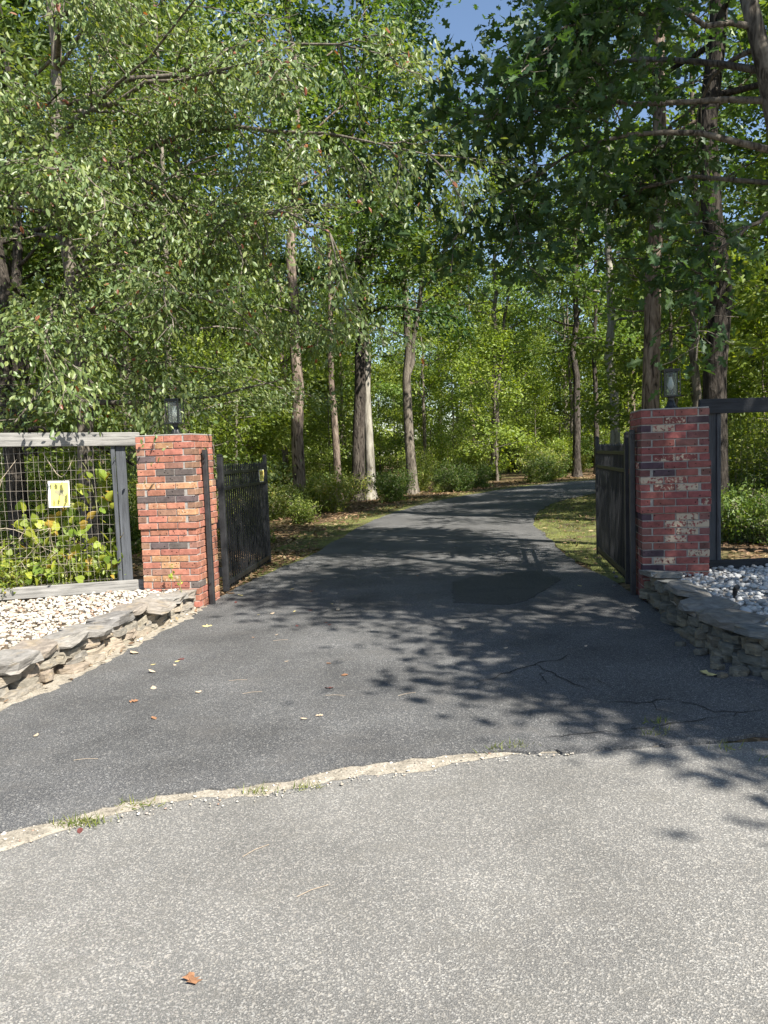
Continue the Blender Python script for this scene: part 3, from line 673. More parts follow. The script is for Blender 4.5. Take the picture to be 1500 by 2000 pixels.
def stone_wall(name_label, pts, inner, seed, hfun, slab_len, small, stones, slabs):
    r = random.Random(seed); at, S = walk(pts); t = thing('stone_wall', name_label, 'stone wall', (0, 0, 0))
    nc = 4
    for c in range(nc):
        s = r.uniform(-.1, 0)
        while s < S:
            L = r.uniform(*small)*(1.1 if c < 2 else .9); q, tg = at(s+L/2); hh = hfun((s+L/2)/S); th = hh*.78/nc
            nrm = Vector((-tg.y, tg.x))*inner; dp = r.uniform(.17, .26); cx = q+nrm*(.08+.018*c+r.uniform(-.035, .03))
            skip = r.random() < .06
            if not skip:
                o = link('stone', r.choice(stones), None, t, (cx.x, cx.y, gz(cx.x)+.01+th*(c+.5)+r.gauss(0, .006)), (r.gauss(0, .07), r.gauss(0, .06), math.atan2(tg.y, tg.x)+r.gauss(0, .12)+(PI if r.random() < .5 else 0)))
                o.scale = (L*1.02, dp, th*r.uniform(1.02, 1.45))
            s += L*.96
    s = 0
    while s < S-.1:
        L = r.uniform(*slab_len); q, tg = at(s+L/2); hh = hfun((s+L/2)/S); nrm = Vector((-tg.y, tg.x))*inner; cx = q+nrm*(.12+r.uniform(-.045, .04))
        o = link('cap_slab', r.choice(slabs), None, t, (cx.x, cx.y, gz(cx.x)+hh*.87+r.uniform(-.03, .03)), (r.gauss(0, .09), r.gauss(0, .10), math.atan2(tg.y, tg.x)+r.gauss(0, .1)+(PI if r.random() < .5 else 0)))
        o.scale = (L*1.0, r.uniform(.24, .4), r.uniform(.05, .09)); s += L*.98
    return t
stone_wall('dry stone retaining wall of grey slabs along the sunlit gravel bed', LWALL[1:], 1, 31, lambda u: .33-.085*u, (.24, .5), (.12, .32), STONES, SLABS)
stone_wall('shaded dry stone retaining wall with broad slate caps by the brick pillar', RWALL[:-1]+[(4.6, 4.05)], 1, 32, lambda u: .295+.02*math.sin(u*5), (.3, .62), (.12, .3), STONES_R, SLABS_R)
# loose stones at the foot of the right-hand wall and by the gate
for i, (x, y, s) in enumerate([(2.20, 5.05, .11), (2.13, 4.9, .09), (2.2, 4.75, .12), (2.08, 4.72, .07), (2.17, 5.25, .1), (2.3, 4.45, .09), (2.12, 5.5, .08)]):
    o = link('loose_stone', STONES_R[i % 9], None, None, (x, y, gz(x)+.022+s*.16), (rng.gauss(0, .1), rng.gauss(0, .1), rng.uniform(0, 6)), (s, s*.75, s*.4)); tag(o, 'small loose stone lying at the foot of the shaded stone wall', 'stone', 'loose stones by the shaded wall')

def bed(name, poly, zf, mat, kind='structure'):
    v = [(x, y, zf(x, y)) for x, y in poly]+[(x, y, gz(x)-.02) for x, y in poly]; n = len(poly)
    o = link(name, mesh(name, v, [tuple(range(n))]+[(i, n+i, n+(i+1) % n, (i+1) % n) for i in range(n)]), mat); o['kind'] = kind; return o
BEDL = offset_line(LWALL[1:], -.10)+[(-1.99, 8.06), (-2.05, 8.3), (-2.60, 8.17), (-5.4, 7.3), (-6.8, 6.6)]
BEDR = [(2.5, 7.26)]+offset_line(RWALL[1:], -.10)+[(6.6, 7.6), (3.1, 7.46)]
def zl(x, y): return gz(x)+.215
def zr(x, y): return gz(x)+.225
bed('gravel_bed', BEDL, zl, M_SOIL); bed('gravel_bed', BEDR, zr, M_MORTAR)
def inside(P, poly):
    x, y = P[:, 0], P[:, 1]; c = np.zeros(len(P), bool); n = len(poly)
    for i in range(n):
        x1, y1 = poly[i]; x2, y2 = poly[(i+1) % n]; k = ((y1 > y) != (y2 > y)) & (x < (x2-x1)*(y-y1)/((y2-y1) if y2 != y1 else 1e-9)+x1); c ^= k
    return c
bm = bmesh.new(); bmesh.ops.create_icosphere(bm, subdivisions=2, radius=1); ICO_V = np.array([v.co[:] for v in bm.verts]); ICO_F = np.array([[v.index for v in f.verts] for f in bm.faces]); bm.free()
def pebbles(name, label, poly, zf, n, size, seed, mat, cat='gravel', lo=(-7, 2.5), hi=(7, 9), layers=2):
    R = np.random.default_rng(seed); P = R.uniform(lo, hi, size=(n*6, 2)); P = P[inside(P, poly)][:n]; n = len(P); k = len(ICO_V)
    sc = size*np.exp(R.normal(0, .28, (n, 1)))*np.stack([R.uniform(.8, 1.35, n), R.uniform(.7, 1.05, n), R.uniform(.45, .75, n)], 1)
    lump = 1+.13*np.sin(ICO_V[None]*2.3+R.uniform(0, 6, (n, 1, 3))).sum(2, keepdims=True)*.6
    V = ICO_V[None]*sc[:, None, :]*lump
    a = R.uniform(0, 2*PI, n); b = R.normal(0, .35, n); ca, sa, cb_, sb_ = np.cos(a)[:, None], np.sin(a)[:, None], np.cos(b)[:, None], np.sin(b)[:, None]
    x, y, z = V[..., 0], V[..., 1], V[..., 2]; y, z = y*cb_-z*sb_, y*sb_+z*cb_; x, y = x*ca-y*sa, x*sa+y*ca
    zz = np.array([zf(px, py) for px, py in P])+R.uniform(.2, 1.0+.8*(layers-1), n)*size*.8
    V = np.stack([x+P[:, 0:1], y+P[:, 1:2], z+zz[:, None]], 2).reshape(-1, 3)
    loops = (np.arange(n)[:, None, None]*k+ICO_F[None]).reshape(-1)
    o = link(name, npmesh(name, V, loops, np.arange(0, len(loops), 3), True, np.repeat(R.random(n), k)), mat); tag(o, label, cat, kind='stuff'); return o
vis_l = [(-1.99, 8.06), (-2.05, 8.3), (-2.60, 8.17), (-4.4, 7.6), (-4.4, 4.0)]+offset_line(LWALL[2:], -.16)
vis_r = [(2.5, 7.2)]+offset_line(RWALL[1:6], -.16)+[(3.5, 4.3), (4.5, 5.2), (4.5, 7.5), (3.1, 7.42)]
pebbles('gravel', 'pale river pebbles covering the sunlit bed by the fence', vis_l, zl, 11000, .0155, 41, M_PEBBLE)
pebbles('gravel', 'grey white river pebbles covering the shaded bed by the pillar', vis_r, zr, 6000, .0205, 42, M_PEBBLE2)
# stray grit along the wall foot and by the gate
grit = offset_line(lw, .09)+offset_line(lw, -.02)[::-1]
pebbles('grit', 'loose grit along the foot of the sunlit stone wall', grit, lambda x, y: gz(x)+.03, 500, .010, 43, M_PEBBLE, 'grit', layers=1)
pebbles('grit', 'loose dark grit between the shaded gate and driveway', [(2.40, 7.2), (2.36, 8.0), (2.42, 9.4), (2.8, 9.6), (2.62, 8.4), (2.46, 7.8)], lambda x, y: gz(x)+.02, 260, .02, 44, simple('dark_grit', (.1, .095, .09), .95, 0, .5, 12), 'grit', layers=1)

seam = [(float(x), float(np.interp(x, so[:, 0], so[:, 1]))+.0) for x in np.linspace(-3, .9, 60)]
pebbles('grit', 'crumbled grit along the sandy joint between road and driveway', seam+[(x, y-.16*min(1, (1.0-x)/.8)-.02) for x, y in seam[::-1]], lambda x, y: gz(x)+.012, 900, .0042, 45, M_PEBBLE, 'grit', lo=(-3, 1.5), hi=(1, 4), layers=1)
t = thing('garden_spotlight', 'small black spike spotlight standing in the shaded gravel bed', 'light', (2.72, 5.95, zr(2.72, 0)), 0)
MB().lathe([(.008, -.05), (.010, .06)], 8).build('spike', M_BLACK, t)
MB().tube([(0, 0, .05), (.004, -.01, .10), (.008, -.035, .125)], [.016, .02, .022], 10).build('lamp_head', M_BLACK, t)

# ------------------------------------------------------------------ cracks in the asphalt
def crack(pts, w, seed, name='crack'):
    r = random.Random(seed); L = jag(pts, .04, .012, seed); a = []; b = []
    for i, (x, y) in enumerate(L):
        q = w*(.25+.75*math.sin(PI*(i+.5)/len(L)))*r.uniform(.4, 1.4); j = Vector(L[min(i+1, len(L)-1)])-Vector(L[max(i-1, 0)]); j = j.normalized() if j.length else Vector((1, 0)); n_ = Vector((-j.y, j.x))
        a.append((x+n_.x*q, y+n_.y*q)); b.append((x-n_.x*q, y-n_.y*q))
    o = sheet(name, a+b[::-1], .0265, M_CRACK); return o
for k, (pts, w) in enumerate([([(.55, 4.85), (.85, 5.1), (1.02, 5.22), (1.2, 5.3), (1.35, 5.45)], .012), ([(1.02, 5.22), (1.05, 5.05), (1.12, 4.85), (1.22, 4.62)], .010), ([(1.05, 5.05), (.98, 4.9), (.99, 4.75)], .007),
                              ([(1.12, 4.85), (1.3, 4.8), (1.36, 4.62)], .006), ([(1.28, 4.35), (1.45, 4.33), (1.62, 4.36)], .010), ([(1.62, 4.36), (1.72, 4.25), (1.78, 4.12), (1.95, 4.1)], .009), ([(1.5, 4.33), (1.5, 4.2), (1.55, 4.1)], .006),
                              ([(.75, 3.88), (1.1, 3.9), (1.4, 3.95), (1.7, 4.02), (2.05, 4.12)], .007), ([(-.3, 9.6), (.1, 9.75), (.5, 9.72), (.8, 9.8)], .015), ([(1.25, 10.0), (1.6, 10.05), (1.9, 10.0)], .014), ([(.3, 8.9), (.55, 8.95), (.75, 8.85)], .01)]):
    crack(pts, w*.6, 60+k)

# ------------------------------------------------------------------ trees one can tell apart
# gum trees behind the wire fence, limbs drooping over the drive
def rel(x, y, pts): return [(z, (ex-x, ey-y, ez), r, w) for z, (ex, ey, ez), r, w in pts]
gx, gy = -4.2, 11.0
gum = make_tree('gum_tree', 101, 13.0, .13, 2.4, 3.6, 30, 38000, .071, T_ELL, M_BARK_GREY, M_GUM, (-.15, 0), redtail=True, droop=.7, lift=-.01, spread=.15, elev=(-8, 50), sub=6,
    extra=rel(gx, gy, [(5.2, (.55, 8.6, 4.9), .055, 1.5), (4.6, (-.35, 8.9, 3.9), .05, 1.4), (3.8, (-.75, 9.0, 3.0), .045, 1.4), (4.2, (-2.3, 9.1, 3.5), .05, 1.5), (3.6, (-3.4, 7.9, 2.9), .045, 1.4), (5.0, (-3.0, 8.1, 4.7), .05, 1.5),
                       (6.0, (-1.3, 8.8, 5.7), .055, 1.5), (6.5, (.3, 9.2, 6.0), .05, 1.3), (4.8, (-4.4, 7.4, 3.9), .045, 1.4), (5.6, (-4.0, 6.9, 5.2), .05, 1.3), (3.0, (-2.6, 9.2, 2.4), .04, 1.2), (5.4, (-1.7, 9.2, 4.4), .045, 1.3), (7.0, (-2.6, 7.6, 6.3), .05, 1.2)]))
place_new(gum, gx, gy, 'leafy gum tree with red-flecked drooping branches behind the yellow fence sign')
g2 = make_tree('gum_tree', 102, 12.0, .16, 2.0, 3.4, 28, 22000, .082, T_ELL, M_BARK_OAK, M_GUM, (-.2, .1), redtail=True, droop=.6, lift=0, spread=.17, elev=(-5, 50), sub=6)
place_new(g2, -5.5, 11.6, 'dark-trunked gum tree at the far end of the wire fence')
g3_ = make_tree('gum_tree', 103, 11.5, .09, 1.5, 2.9, 30, 20000, .085, T_ELL, M_BARK_GREY, M_GUM, (.1, 0), droop=.5, lift=0, spread=.18, elev=(-10, 45), sub=6)
place_new(g3_, -4.0, 14.9, 'dense dark green gum tree behind the sunlit pillar and lantern')

# big trees beside the drive on the shaded side
t13 = make_tree('oak_tree', 113, 19, .215, 6.4, 3.8, 14, 6500, .15, T_OAK, M_BARK_SHADED, M_OAK, (.1, 0), spread=.2, sub=5, dead=4, sides=12)
place_new(t13, 5.60, 13.0, 'straight thick dark oak trunk rising behind the dark timber fence post')
t12 = make_tree('oak_tree', 112, 17, .175, 6.0, 3.0, 10, 6500, .15, T_OAK, M_BARK_PINE, M_OAK, (.55, 0), forks=[(8.2, .8, .1, 5.0), (7.9, -1.6, .2, 2.4)], spread=.2, dead=5, sides=12)
place_new(t12, 4.85, 14.0, 'leaning flaky-barked oak forking high above the shaded pillar lantern')
ox, oy = 5.68, 9.3
t14 = make_tree('oak_tree', 114, 11.5, .17, 6.8, 2.2, 8, 7000, .15, T_OAK, M_BARK_GREY, M_OAK, (-2.25, -.2), spread=.2, droop=.2, sides=12, bare=4,
    extra=rel(ox, oy, [(4.75, (1.1, 9.6, 4.5), .045, 1.3), (5.3, (.35, 10.4, 5.2), .042, 1.3), (4.1, (3.6, 9.0, 3.2), .04, .5), (6.1, (1.9, 8.8, 5.9), .04, 1.2), (5.6, (1.5, 12.4, 6.6), .045, 1.2), (6.6, (2.9, 11.0, 7.4), .05, 1.1), (4.4, (2.6, 11.6, 4.5), .035, .8), (5.9, (3.7, 10.4, 5.2), .04, .8)]))
place_new(t14, ox, oy, 'leaning grey oak reaching long bare limbs over the driveway')

# trunks at the bend of the drive
def solo(name, seed, x, y, label, **k):
    a = dict(h=17, r0=.2, cb=5.5, cr=3.6, nlimb=18, nleaf=9000, lsize=.17, tmpl=T_DIA, m_wood=M_BARK_GREY, m_leaf=M_LEAFA, spread=.24); a.update(k)
    t = make_tree(name, seed, a.pop('h'), a.pop('r0'), a.pop('cb'), a.pop('cr'), a.pop('nlimb'), a.pop('nleaf'), a.pop('lsize'), a.pop('tmpl'), a.pop('m_wood'), a.pop('m_leaf'), **a)
    return place_new(t, x, y, label)
solo('pine_tree', 203, -2.45, 22.0, 'tall pine with plated grey trunk among the bushes past the open gate', m_wood=M_BARK_PINE, r0=.2, cb=7.5, lean=(.5, 0), m_leaf=M_LEAFA, dead=8)
solo('oak_tree', 204, -1.45, 24.5, 'thin reddish trunk between the tall pine and the dark leaning oak', m_wood=M_BARK_PINE, r0=.13, cb=6, h=14, cr=2.6, nleaf=5000)
solo('oak_tree', 205, -.9, 25.3, 'dark leaning oak trunk touching the pale trunk beside the drive', m_wood=M_BARK_OAK, r0=.235, cb=6, lean=(1.0, 0), m_leaf=M_OAK, nleaf=11000, cr=4.2)
solo('maple_tree', 206, -.43, 25.7, 'pale smooth trunk with flared foot beside the dark leaning oak', m_wood=M_BARK_PALE, r0=.17, cb=6.5, lean=(.1, 0))
solo('maple_tree', 207, 1.05, 27.6, 'grey trunk forking into two stems at the driveway bend', m_wood=M_BARK_GREY, r0=.2, cb=6.2, h=15, lean=(-.2, 0), forks=[(4.3, 1.2, .2, 7.0), (4.1, .9, -.3, 5.0)], m_leaf=M_LEAFB)
solo('maple_tree', 208, 5.4, 37.0, 'slender forked grey tree in the sunny gap beyond the bend', r0=.2, cb=5.5, lean=(.3, 0), forks=[(4.6, 1.0, 0, 8.0)], m_leaf=M_LEAFB, h=14, nleaf=7000, cr=3)
solo('oak_tree', 209, 8.6, 34.0, 'straight dark trunk at the edge of the woods past the shaded gate', m_wood=M_BARK_OAK, r0=.19, cb=5.5, h=16)
solo('oak_tree', 210, 9.9, 35.5, 'thinner dark trunk just beside the straight trunk past the shaded gate', m_wood=M_BARK_OAK, r0=.14, cb=5.5, h=15, nleaf=6000)
solo('maple_tree', 211, 7.35, 24.2, 'pale-footed grey trunk rising behind the shaded gate end', m_wood=M_BARK_PALE, r0=.175, cb=5.2, h=15, m_leaf=M_LEAFA, lean=(-.3, 0))
solo('oak_tree', 212, 6.35, 15.6, 'thin grey oak close behind the thick dark oak trunk', r0=.10, cb=3.6, h=12, cr=2.6, nleaf=7000, lsize=.15)
solo('oak_tree', 213, 9.8, 15.5, 'dark oak standing behind the dark timber fence panel', m_wood=M_BARK_OAK, r0=.17, cb=3.8, h=14, nleaf=10000)

# trees on the street side whose shade falls across the mouth of the drive
sh = [(5.85, 1.85, 301, 8.5, 3.0, 19000), (5.7, -.4, 302, 6.2, 1.5, 2600), (5.75, 4.45, 303, 12.5, 3.6, 20000), (11.4, 9.8, 304, 14, 3.7, 10000)]
lab = ['oak on the street side beyond the shaded gravel bed', 'oak by the street whose crown shades the driveway mouth', 'tall oak beyond the dark timber fence', 'tall oak deep behind the dark timber fence', 'tall oak behind the mossy verge in the side woods']
for (x, y, s, h, cr, nlf), l in zip(sh, lab):
    t = make_tree('oak_tree', s, h, (.2 if s != 302 else .09), (3.4 if s != 303 else 5.2), cr, 20, nlf, .14, T_DIA, M_BARK_OAK, M_OAK, spread=.24, sub=6); place_new(t, x, y, l)

# ------------------------------------------------------------------ the woods: copies of a few trees
protos = []
for i, (s, h, r0, cb, cr, nl, nf, ls, mw, ml) in enumerate([(401, 15, .17, 4.0, 3.4, 20, 9000, .19, M_BARK_GREY, M_LEAFA), (402, 13, .13, 2.6, 3.2, 22, 9000, .18, M_BARK_GREY, M_LEAFB), (403, 16, .2, 5.0, 3.8, 18, 9000, .2, M_BARK_OAK, M_LEAFA),
        (404, 9, .08, 1.4, 2.6, 20, 7000, .16, M_BARK_GREY, M_LEAFB), (405, 17, .18, 5.5, 3.2, 20, 8000, .2, M_BARK_PINE, M_LEAFA), (406, 6, .05, .7, 2.0, 18, 5000, .14, M_BARK_GREY, M_LEAFB)]):
    protos.append(make_tree('woodland_tree', s, h, r0, cb, cr, nl, nf, ls, T_DIA, mw, ml, spread=.25, sub=5, sides=8))
plabel = ['grey-barked tree with mid green crown', 'bright green tree branching low', 'dark-trunked tall tree with high crown', 'young light green sapling', 'tall flaky-barked tree with narrow crown', 'small pale sapling branching from the ground']
heights = [15, 13, 16, 9, 17, 6]
R = np.random.default_rng(77)
DLn = np.array(DL); DRn = np.array(DR)
def road_dist(x, y):
    P = np.concatenate([DLn, DRn, (DLn[:len(DRn)]+DRn[:len(DLn)])/2]) if len(DLn) == len(DRn) else np.concatenate([DLn, DRn]); return np.min(np.hypot(P[:, 0]-x, P[:, 1]-y))
def on_drive(x, y): return bool(inside(np.array([[x, y]]), drive)[0])
placed = [(o.location.x, o.location.y) for o in bpy.data.objects if o.type == 'EMPTY' and o.name.split('.')[0] in ('gum_tree', 'oak_tree', 'pine_tree', 'maple_tree')]
used = [False]*6
def zone(x, y):
    if y > 66: return ' far beyond the driveway bend'
    if y > 46: return ' well beyond the driveway bend'
    if y > 31: return ' just beyond the driveway bend'
    if x < -3: return ' behind the wire fence and open gate'
    if x > 3: return ' behind the mossy verge and dark fence'
    return ' beside the driveway before the bend'
def put(k, x, y, sc):
    rz = R.uniform(0, 6.28); t = (R.normal(0, .02), R.normal(0, .02))
    if not used[k]:
        used[k] = True; o = protos[k]; o.location = (x, y, gz(x)); o.rotation_euler = (t[0], t[1], rz); o.scale = (sc,)*3; tag(o, plabel[k]+zone(x, y), 'tree', 'woodland trees'+zone(x, y))
    else: dup(protos[k], (x, y, gz(x)), rz, sc, plabel[k]+zone(x, y), 'woodland trees'+zone(x, y), tilt=t)
    placed.append((x, y))
def sky_ok(x, y, k, sc):
    # leave the openings in the canopy that the place has
    px = 750+1502*x/y
    top = heights[k]*sc
    if 760 < px < 930: return top < 1.5+y*.27
    if 930 <= px < 1010: return top < 1.5+y*.36
    return True
def scatter(n, xr, yr, ks, mind, sr, edge=1.0):
    c = 0; tries = 0
    while c < n and tries < n*60:
        tries += 1; x = R.uniform(*xr); y = R.uniform(*yr)
        if abs(x) > y*.62+3.5: continue
        k = int(R.choice(ks)); sc = R.uniform(*sr)
        if on_drive(x, y) or road_dist(x, y) < edge: continue
        if min((math.hypot(x-a, y-b) for a, b in placed), default=9) < mind: continue
        if not sky_ok(x, y, k, sc): continue
        put(k, x, y, sc); c += 1
scatter(15, (-16, -3.8), (16, 30), [0, 1, 2, 4], 2.4, (.8, 1.05), 2.2)
scatter(11, (10, 26), (19, 34), [0, 1, 2, 4], 3.0, (.65, .95), 2.5)
scatter(22, (-22, 30), (34, 48), [0, 1, 2, 4, 1], 2.8, (.75, 1.0), 1.6)
scatter(30, (-36, 42), (46, 70), [0, 1, 2, 4], 3.2, (.9, 1.2), 2)
scatter(26, (-48, 52), (70, 95), [0, 2, 4, 1], 3.4, (1.1, 1.4), 2)
scatter(12, (-12, -3.2), (15, 28), [3, 5, 5], 1.6, (.7, 1.0), 1.8)
scatter(20, (-8, 22), (30, 44), [3, 5, 5], 1.8, (.7, 1.1), 1.5)
scatter(10, (6.5, 18), (13, 30), [3, 5, 5], 1.8, (.7, 1.0), 1.8)
scatter(44, (-26, 36), (42, 66), [3, 5, 3], 1.8, (.9, 1.3), 1.5)
scatter(30, (-40, 48), (66, 84), [3, 5, 3], 2.0, (1.2, 1.7), 1.5)

# ------------------------------------------------------------------ shrubs under the trees
def make_shrub(seed, h, w, n, ls, mat, tmpl=T_ELL, stems=10):
    R_ = np.random.default_rng(seed); mb = MB(); tw = []
    for i in range(stems):
        a = R_.uniform(0, 6.28); d = (math.cos(a)*w/h*.8*R_.random(), math.sin(a)*w/h*.8*R_.random(), 1); pts = grow((R_.normal()*.08, R_.normal()*.08, -.05), d, h*R_.uniform(.6, 1.05), 6, R_, .4); mb.tube(pts, taper(.011, .004, 7), 4, False)
        for j in range(1, 7):
            tw.append(pts[j]); 
            for _ in range(2):
                s = grow(pts[j], R_.normal(size=3)*np.array([1, 1, .5]), w*.28*R_.random(), 2, R_, .4); mb.tube(s, [.004, .003, .002], 3, False); tw += s[1:]
    root = link('shrub', None); link('stems', mesh('stems', mb.v, mb.f), M_TWIG, root)
    tw = np.array(tw); pos = tw[R_.integers(0, len(tw), n)]+R_.normal(size=(n, 3))*.085*w; pos[:, 2] = np.abs(pos[:, 2])+.02
    link('foliage', leaves('foliage', pos, ls*(.6+.8*R_.random(n)), R_, tmpl, .6, None, .2, np.clip(R_.beta(2, 2, n)+R_.normal()*.06, 0, 1)), mat, root); return root
shp = [make_shrub(501, 1.3, 1.3, 2600, .075, M_SHRUB), make_shrub(502, .9, 1.2, 2200, .07, M_SHRUB), make_shrub(503, 1.8, 1.5, 3200, .085, M_LEAFB), make_shrub(504, .5, .9, 1300, .07, M_SHRUB), make_shrub(505, 1.1, 1.2, 2400, .075, M_LEAFA)]
slabel = ['loose yellow-green shrub of middle height', 'low spreading yellow-green shrub', 'tall bright green shrub', 'knee-high weedy shrub', 'dark green bushy shrub']
sused = [False]*5
def put_shrub(k, x, y, sc):
    rz = R.uniform(0, 6.28)
    if not sused[k]:
        sused[k] = True; o = shp[k]; o.location = (x, y, gz(x)); o.rotation_euler = (0, 0, rz); o.scale = (sc,)*3; tag(o, slabel[k]+zone(x, y), 'shrub', 'undergrowth shrubs'+zone(x, y))
    else: dup(shp[k], (x, y, gz(x)), rz, sc, slabel[k]+zone(x, y), 'undergrowth shrubs'+zone(x, y))
def shrubs(n, xr, yr, ks, sr, edge, cond=lambda x, y: True):
    c = 0; tr = 0
    while c < n and tr < n*50:
        tr += 1; x = R.uniform(*xr); y = R.uniform(*yr)
        if abs(x) > y*.58+1.5 or on_drive(x, y) or road_dist(x, y) < edge or not cond(x, y): continue
        put_shrub(int(R.choice(ks)), x, y, R.uniform(*sr)); c += 1
left_of = lambda x, y: x < np.interp(y, DLn[:, 1], DLn[:, 0])
beyond = lambda x, y: y > 31 or left_of(x, y)
shrubs(50, (-8, 4), (13.5, 30), [0, 1, 1, 3, 4, 0], (.6, 1.0), 1.5, left_of)
shrubs(24, (-3, 8), (17, 33), [0, 1, 3, 4], (.7, 1.1), 1.0, beyond)
shrubs(46, (-6, 22), (30, 42), [0, 2, 4, 2], (.8, 1.3), .9, lambda x, y: y > np.interp(x, DLn[:, 0], DLn[:, 1]))
shrubs(34, (5.2, 16), (10.5, 22), [0, 2, 4, 1], (.8, 1.25), 2.6)
shrubs(70, (-24, 34), (42, 68), [0, 2, 4, 2], (1.3, 2.0), .9)
shrubs(5, (4.6, 7.5), (10.5, 12.5), [4, 4, 3], (.5, .8), 1.2)
shrubs(12, (-10, -3.6), (11.5, 14.5), [4, 4, 2, 4], (.8, 1.1), 1.0)

# the far-off wood that closes the view
Rw = np.random.default_rng(9); nw = 80000; P_ = np.column_stack([Rw.uniform(-80, 90, nw), Rw.uniform(88, 108, nw), Rw.beta(1.1, 1.5, nw)*17])
tag(link('distant_woods', leaves('distant_woods', P_, .45*(.6+.8*Rw.random(nw)), Rw, T_DIA, .7, None, .2, Rw.random(nw)), M_LEAFA), 'far-off wall of woodland foliage closing the view', 'woods', kind='stuff')

# ------------------------------------------------------------------ vines on the wire fence
def heart(curl):
    o = [(0, 0), (.24, -.12), (.46, .06), (.47, .34), (.3, .68), (0, 1)]; v = [(0, 0, 0), (0, 1, -.10*curl)]
    r_ = [(x, y, .12*x+curl*.12*(x*x)) for x, y in o[1:-1]]; l_ = [(-x, y, z) for x, y, z in r_]
    v += r_+l_; return mesh('leaf', v, [(0, 2, 3, 4, 5, 1), (0, 1, 9, 8, 7, 6)])
def leafmesh_tint(me, val):
    a = me.attributes.new('tint', 'FLOAT', 'POINT'); a.data.foreach_set('value', np.full(len(me.vertices), val, dtype=np.float32)); me.materials.append(M_VINE); return me
HEARTS = [leafmesh_tint(heart(c), tv) for c, tv in ((.3, .1), (1.2, .35), (-.5, .55), (.8, .75), (1.5, .95))]
rv = random.Random(5)
def fpt(u, z, off): q = FLa+fd*u+Vector((-fd.y, fd.x))*off; return Vector((q.x, q.y, z))
def vine(label, path, nleaf, size, spread):
    root = thing('climbing_vine', label, 'vine', fpt(path[0][0], path[0][1], .06), 0, 'vines on the wire fence'); o0 = root.location
    pts = [fpt(u, z, .05+rv.gauss(0, .03))-o0 for u, z in smooth_line(path, 4)]
    MB().tube(pts, taper(.006, .003, len(pts)), 5).build('stem', M_STEM, root)
    for i in range(nleaf):
        q = rv.choice(pts[1:])+Vector((rv.gauss(0, spread), abs(rv.gauss(0, spread*.5))-rv.choice((0, 0, 0, .07)), rv.gauss(0, spread*.8)))
        if q.z+o0.z < .3: q.z = .3-o0.z+rv.random()*.1
        s = size*rv.uniform(.6, 1.25)
        link('leaf', HEARTS[min(4, int(rv.betavariate(1.6, 1.6)*5))], None, root, q, (rv.uniform(.3, 1.3)+PI/2*.2, rv.gauss(0, .6), rv.uniform(-1.6, 1.6)+PI*rv.choice((0, 1, 1))), (s,)*3)
# fence coordinate u: 2.8 at the pillar post, falling to the left
vine('yellow-green vine climbing the fence right beside its dark post', [(2.62, .3), (2.6, .6), (2.66, .9), (2.58, 1.15), (2.5, 1.35)], 54, .10, .07)
vine('thick vine clump with yellowing leaves just under the yellow fence sign', [(2.25, .3), (2.2, .6), (2.28, .85), (2.1, 1.0), (2.3, 1.05)], 70, .10, .10)
vine('vine with orange-tinged leaves on the mesh left of the yellow sign', [(1.9, .3), (1.85, .6), (1.9, .85), (1.8, 1.0)], 50, .10, .09)
vine('bright low vine spreading at the foot of the fence below the sign', [(1.6, .32), (1.9, .5), (2.3, .45), (2.6, .5)], 70, .09, .12)
vine('sparse vine tendril with few leaves high on the fence mesh', [(2.5, 1.0), (2.45, 1.3), (2.4, 1.5), (2.3, 1.62)], 16, .07, .08)
vine('leafy vine at the end of the visible fence mesh', [(1.35, .3), (1.4, .55), (1.3, .75)], 45, .075, .12)
for i, (u, z, off, sc) in enumerate([(2.5, .22, .25, .75), (2.1, .22, .3, .8), (1.7, .22, .28, .8), (1.3, .22, .3, .9), (1.0, .22, .35, .9)]):
    q = fpt(u, z-.05, off); s = dup(shp[0 if i % 2 else 1], q, rv.random()*6, sc*.8, label='sunlit yellowish bush pressed against the back of the wire fence', group='bushes behind the wire fence')
    for ch in s.children:
        if ch.name.startswith('foliage'): 
            ch.data = ch.data.copy() if i == 0 else bpy.data.meshes.get('sunny_foliage', ch.data)
            if i == 0: ch.data.name = 'sunny_foliage'; ch.data.materials.clear(); ch.data.materials.append(M_VINE)
# dry stems tangled in the mesh
for i, (a, b, c) in enumerate([((1.3, 1.1), (1.55, 1.35), (1.75, 1.6)), ((2.0, 1.66), (2.16, 1.40), (2.3, 1.62)), ((1.3, .95), (1.5, 1.15), (1.6, 1.4)), ((1.25, .8), (1.6, .9), (1.9, .75))]):
    pts = [fpt(u, z, .03) for u, z in smooth_line([a, b, c], 4)]; o0 = pts[0]
    o = MB().tube([p_-o0 for p_ in pts], taper(.006, .003, len(pts)), 5).build('dry_stem', M_TWIG, None, loc=o0); tag(o, 'bare pale dry stem tangled in the wire mesh', 'stem', 'dry stems in the wire mesh')
# weed in front of the pillar
w_ = thing('weed', 'spindly yellow-green weed rising before the sunlit brick pillar', 'weed', (-2.08, 7.74, zl(-2.08, 0)))
st = [Vector((0, 0, 0)), Vector((-.03, .02, .10)), Vector((-.08, .03, .2)), Vector((-.13, .04, .30))]; MB().tube(st, taper(.005, .002, 4), 5).build('stem', M_STEM, w_)
for k in range(14):
    q = st[rv.randint(1, 3)]+Vector((rv.gauss(0, .02), rv.gauss(0, .02), rv.gauss(0, .03))); s = rv.uniform(.025, .05); link('leaf', HEARTS[rv.randint(1, 3)], None, w_, q, (rv.uniform(.3, 1.5), rv.gauss(0, .6), rv.uniform(0, 6)), (s*.7, s, s))

